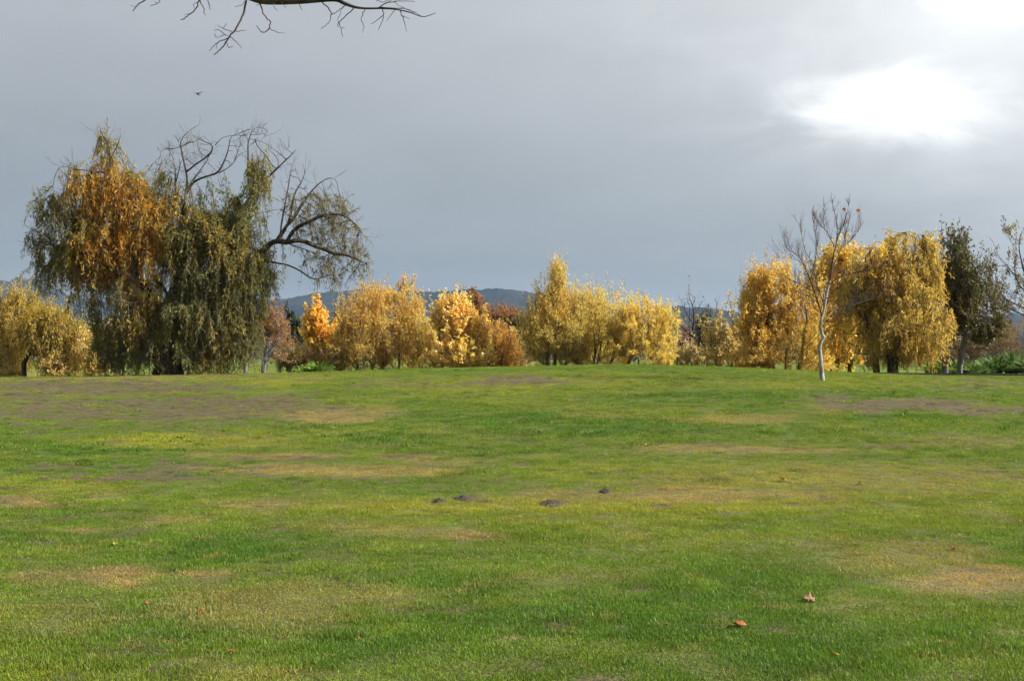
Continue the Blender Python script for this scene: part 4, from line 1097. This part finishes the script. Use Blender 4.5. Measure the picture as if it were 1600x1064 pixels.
for (u, v, s, c, lab, rot) in FALLEN:
    V, Fc = leaf_shape(s * .75, r_, .5)
    o = mesh_np('fallen_leaf', V, Fc, M_DRYLEAF, col=np.array(c) * r_.uniform(.75, 1.2, (len(V), 1)))
    s_ = 1.0 if u in (1155, 1264) else .72; o.scale = (s_,) * 3
    q = on_ground(u, v); o.location = (q[0], q[1], q[2] + .018); o.rotation_euler = (rot[0] * .55 + .12, rot[1] * .6, rot[2])
    tag(o, lab, 'leaf', 'fallen leaves on the lawn')

# ------------------------------------------------------------------ gopher mounds
M_SOIL = bark_mat('dark_soil', (.050, .040, .030), (.12, .095, .07), 30, 1, (.35, .65), 1.0)
def soil_mound(u, v, w, label, seed):
    w *= .72
    r = np.random.default_rng(seed); q = on_ground(u, v)
    nr_, na = 9, 28
    rad = np.linspace(0, 1, nr_)[1:]; an = np.arange(na) * 2 * math.pi / na
    A_, R_ = np.meshgrid(an, rad)
    wob = 1 + .35 * (fbm(np.cos(A_) * 1.3 + seed * 9, np.sin(A_) * 1.3 + 40, 1, 3) - .5) * 2
    X = np.cos(A_) * R_ * w * .5 * wob; Y = np.sin(A_) * R_ * w * .75 * wob
    H = w * .03 * (1 - R_ ** 2) ** 1.2 * (.6 + .8 * fbm(X * 14 + seed, Y * 14, 1, 3)) + .022 * (1 - R_) + r.normal(0, .006, X.shape) * (R_ < .95) + .004
    Z_ = gz(q[0] + X, q[1] + Y) - q[2] + H - .03 * (R_ > .95)
    V = np.concatenate([[[0, 0, w * .03 + .02]], np.stack([X, Y, Z_], -1).reshape(-1, 3)])
    i = 1 + np.arange((nr_ - 1) * na).reshape(nr_ - 1, na); j = np.roll(i, -1, 1)
    f = np.concatenate([np.stack([np.zeros(na, int), i[0], j[0]], -1), np.stack([i[:-1], i[1:], j[1:]], -1).reshape(-1, 3), np.stack([i[:-1], j[1:], j[:-1]], -1).reshape(-1, 3)])
    o = mesh_np('soil_mound', V, f, M_SOIL); o.location = q
    tag(o, label, 'soil mound', 'gopher mounds on the lawn')
for k, (u, v, w, lab) in enumerate([(860, 787, .34, 'widest dark soil mound near the centre of the lawn'), (947, 768, .22, 'small dark soil mound right of the widest central one'),
        (724, 779, .30, 'dark soil mound left of the widest central one'), (686, 783, .20, 'small dark soil mound just left of another mound, left of centre')]):
    soil_mound(u, v, w, lab, 500 + k)

# ------------------------------------------------------------------ grass
def tuft_mesh(name, n, rad, h, w, seed, lean=.45, clover=False):
    r = np.random.default_rng(seed)
    p = r.normal(0, rad * .55, (n, 2)); az = r.uniform(0, 6.283, n)
    L = h * r.uniform(.5, 1.25, n); ln = np.abs(r.normal(0, lean, n)).clip(0, 1.25)
    dx, dy = np.cos(az), np.sin(az)
    ww = w * r.uniform(.7, 1.3, n)
    def at(t, k): return np.stack([p[:, 0] + dx * np.sin(ln * k) * L * t, p[:, 1] + dy * np.sin(ln * k) * L * t, np.cos(ln * k) * L * t], -1)
    sd = np.stack([-dy, dx, np.zeros(n)], -1) * ww[:, None] * .5
    b0, m0, t0 = at(0, 1), at(.55, .7), at(1.0, 1.2)
    V = np.stack([b0 - sd, b0 + sd, m0 + sd * .85, m0 - sd * .85, t0], 1).reshape(-1, 3)
    i = np.arange(n)[:, None] * 5
    Fc = np.concatenate([i + [0, 1, 2], i + [0, 2, 3], i + [3, 2, 4]])
    if clover:
        V = np.stack([m0 - sd * 3, m0 + sd * 3, t0 + sd * 3.5 + [0, 0, .004], t0 - sd * 3.5, t0 + (t0 - m0) * .45], 1).reshape(-1, 3)
    tint = np.repeat(r.uniform(.72, 1.32, (n, 1)) * np.stack([r.uniform(.85, 1.25, n), np.ones(n), r.uniform(.7, 1.4, n)], -1), 5, 0)
    me_o = mesh_np(name, V, Fc, M_GRASS, col=tint)
    COL.objects.unlink(me_o)
    return me_o

def scatter(name, label, coll, pts, rot, scl, gcol):
    me = bpy.data.meshes.new(name); me.vertices.add(len(pts)); me.vertices.foreach_set('co', pts.astype(np.float32).ravel())
    def at(nm, ty, dat, key):
        a_ = me.attributes.new(nm, ty, 'POINT'); a_.data.foreach_set(key, np.ascontiguousarray(dat, np.float32).ravel())
    at('rot', 'FLOAT_VECTOR', rot, 'vector'); at('scl', 'FLOAT_VECTOR', scl, 'vector')
    at('gcol', 'FLOAT_COLOR', np.concatenate([gcol, np.ones((len(pts), 1))], 1), 'color')
    o = bpy.data.objects.new(name, me); COL.objects.link(o)
    ng = bpy.data.node_groups.new(name, 'GeometryNodeTree')
    ng.interface.new_socket('Geometry', in_out='INPUT', socket_type='NodeSocketGeometry')
    ng.interface.new_socket('Geometry', in_out='OUTPUT', socket_type='NodeSocketGeometry')
    N_, L_ = ng.nodes, ng.links
    gi, go = N_.new('NodeGroupInput'), N_.new('NodeGroupOutput')
    ci = N_.new('GeometryNodeCollectionInfo'); ci.inputs['Collection'].default_value = coll
    ci.inputs['Separate Children'].default_value = True; ci.inputs['Reset Children'].default_value = True
    ip = N_.new('GeometryNodeInstanceOnPoints'); ip.inputs['Pick Instance'].default_value = True
    L_.new(gi.outputs[0], ip.inputs['Points']); L_.new(ci.outputs[0], ip.inputs['Instance'])
    for nm, so in (('rot', 'Rotation'), ('scl', 'Scale')):
        na = N_.new('GeometryNodeInputNamedAttribute'); na.data_type = 'FLOAT_VECTOR'; na.inputs['Name'].default_value = nm
        L_.new(na.outputs[0], ip.inputs[so])
    L_.new(ip.outputs[0], go.inputs[0])
    md = o.modifiers.new('scatter', 'NODES'); md.node_group = ng
    me.materials.append(M_GRASS)
    tag(o, label, 'grass', kind='stuff')
    return o

def scatter_points(dens, y0, y1, r, side=2.5):
    n = int(dens * (y1 - y0) * 2 * (.43 * y1 + side))
    y = r.uniform(y0, y1, n); x = r.uniform(-1, 1, n) * (.43 * y1 + side)
    k = np.abs(x) < .43 * y + side
    return x[k], y[k]

def grass():
    r = np.random.default_rng(99)
    near, far, weed = bpy.data.collections.new('near_tufts'), bpy.data.collections.new('far_tufts'), bpy.data.collections.new('weed_tufts')
    for k in range(6): near.objects.link(tuft_mesh('grass_tuft_near', 150, .085, .026, .0034, 200 + k, .62))
    for k in range(5): far.objects.link(tuft_mesh('grass_tuft_far', 90, .13, .028, .0058, 300 + k, .6))
    for k in range(3): weed.objects.link(tuft_mesh('broadleaf_weed', 34, .11, .034, .007, 400 + k, .8, True))
    for (nm, lab, coll, segs) in (('dead_grass', 'short dead brown grass on the worn soil', far, [(12, 26, 40), (26, 48, 44)]), ('near_grass', 'short green lawn grass in the foreground', near, [(4.5, 8.5, 230), (8.5, 13, 170), (13, 18, 110)]),
                                  ('far_grass', 'patchy lawn grass running up to the crest', far, [(18, 26, 75), (26, 36, 58), (36, 50, 44)]),
                                  ('broadleaf_weeds', 'dark green broadleaf weeds dotted over the lawn', weed, [(15, 24, 3.0), (24, 44, 5)])):
        X, Y = [], []
        for (a_, b_, de) in segs:
            x, y = scatter_points(de, a_, b_, r); X.append(x); Y.append(y)
        x, y = np.concatenate(X), np.concatenate(Y)
        c, dirt, gh_ = lawn(x, y)
        keep = r.random(len(x)) > dirt * .90
        c = c + (np.array([.17, .135, .07]) - c) * (sstep(.45, .95, dirt) * .75)[:, None]
        if 'dead' in nm:
            keep = (r.random(len(x)) < dirt * .8) & (dirt > .4)
            gh_ = np.full(len(x), .85); dirt = dirt * 0
            c = np.array([.13, .10, .066]) * r.uniform(.5, 1.9, (len(x), 1))
            gr_ = r.random(len(x)) < .16; c[gr_] = C_GREEN * r.uniform(.5, 1.0, (gr_.sum(), 1))
        if 'weeds' in nm:
            u = CU + F_PX * x / y; v = HV + F_PX * (CAM_H - gz(x, y)) / y
            wm = pmask(u, v, fbm(x, y, 1.2, 3), LUSH[:4] + [(250, 650, 260, 40, .8), (1450, 640, 200, 20, .4)])
            keep = r.random(len(x)) < np.clip(wm * .9 + .05, 0, 1)
            c = C_LUSH * .8 + c * .15
        x, y, c, gh_ = x[keep], y[keep], c[keep], (gh_ * (1 - .72 * dirt))[keep]
        z = gz(x, y)
        clump = .42 + .6 * fbm(x + 3, y + 8, 3.3, 2) + .8 * sstep(.45, .7, fbm(x + 13, y + 28, 1.4, 3)) * np.clip(y / 25, .2, 1)
        s = r.uniform(.75, 1.3, len(x)) * (.55 if 'dead' in nm else 1)
        hz = s * gh_ * clump
        tus = ('dead' not in nm) & (r.random(len(x)) < .035 + .10 * sstep(.55, .7, fbm(x + 4, y + 91, .6, 3))) & (y > 14)
        hz[tus] *= r.uniform(1.4, 2.1, tus.sum())
        c[tus] = c[tus] * .45 + C_LUSH * .35
        c = c * r.uniform(.80, 1.22, (len(x), 1)) * np.stack([r.uniform(.9, 1.15, len(x)), np.ones(len(x)), r.uniform(.85, 1.2, len(x))], -1)
        odd = r.random(len(x)) < .03
        c[odd] = c[odd] * .35 + C_DRY * .65
        scatter(nm, lab, coll, np.stack([x, y, z - .004], -1), np.stack([r.normal(0, .06, len(x)), r.normal(0, .06, len(x)), r.uniform(0, 6.283, len(x))], -1), np.stack([s, s, hz], -1), c)
grass()

# ------------------------------------------------------------------ air
def haze():
    x0, x1, y0, y1, z0, z1 = -6200, 6200, -450, 9300, -9, 200
    V = [(x, y, z) for x in (x0, x1) for y in (y0, y1) for z in (z0, z1)]
    me = bpy.data.meshes.new('haze')
    me.from_pydata(V, [], [(0, 1, 3, 2), (4, 6, 7, 5), (0, 4, 5, 1), (2, 3, 7, 6), (0, 2, 6, 4), (1, 5, 7, 3)])
    m, g = mat_new('haze_air')
    pv = g.n.new('ShaderNodeVolumePrincipled')
    pv.inputs['Color'].default_value = (.42, .62, 1.0, 1); pv.inputs['Density'].default_value = .000085; pv.inputs['Anisotropy'].default_value = .0
    out = g.n.new('ShaderNodeOutputMaterial'); g.l.new(pv.outputs[0], out.inputs['Volume'])
    me.materials.append(m)
    o = bpy.data.objects.new('haze', me); COL.objects.link(o)
    tag(o, 'thin blue haze in the air', 'haze', kind='stuff')
haze()
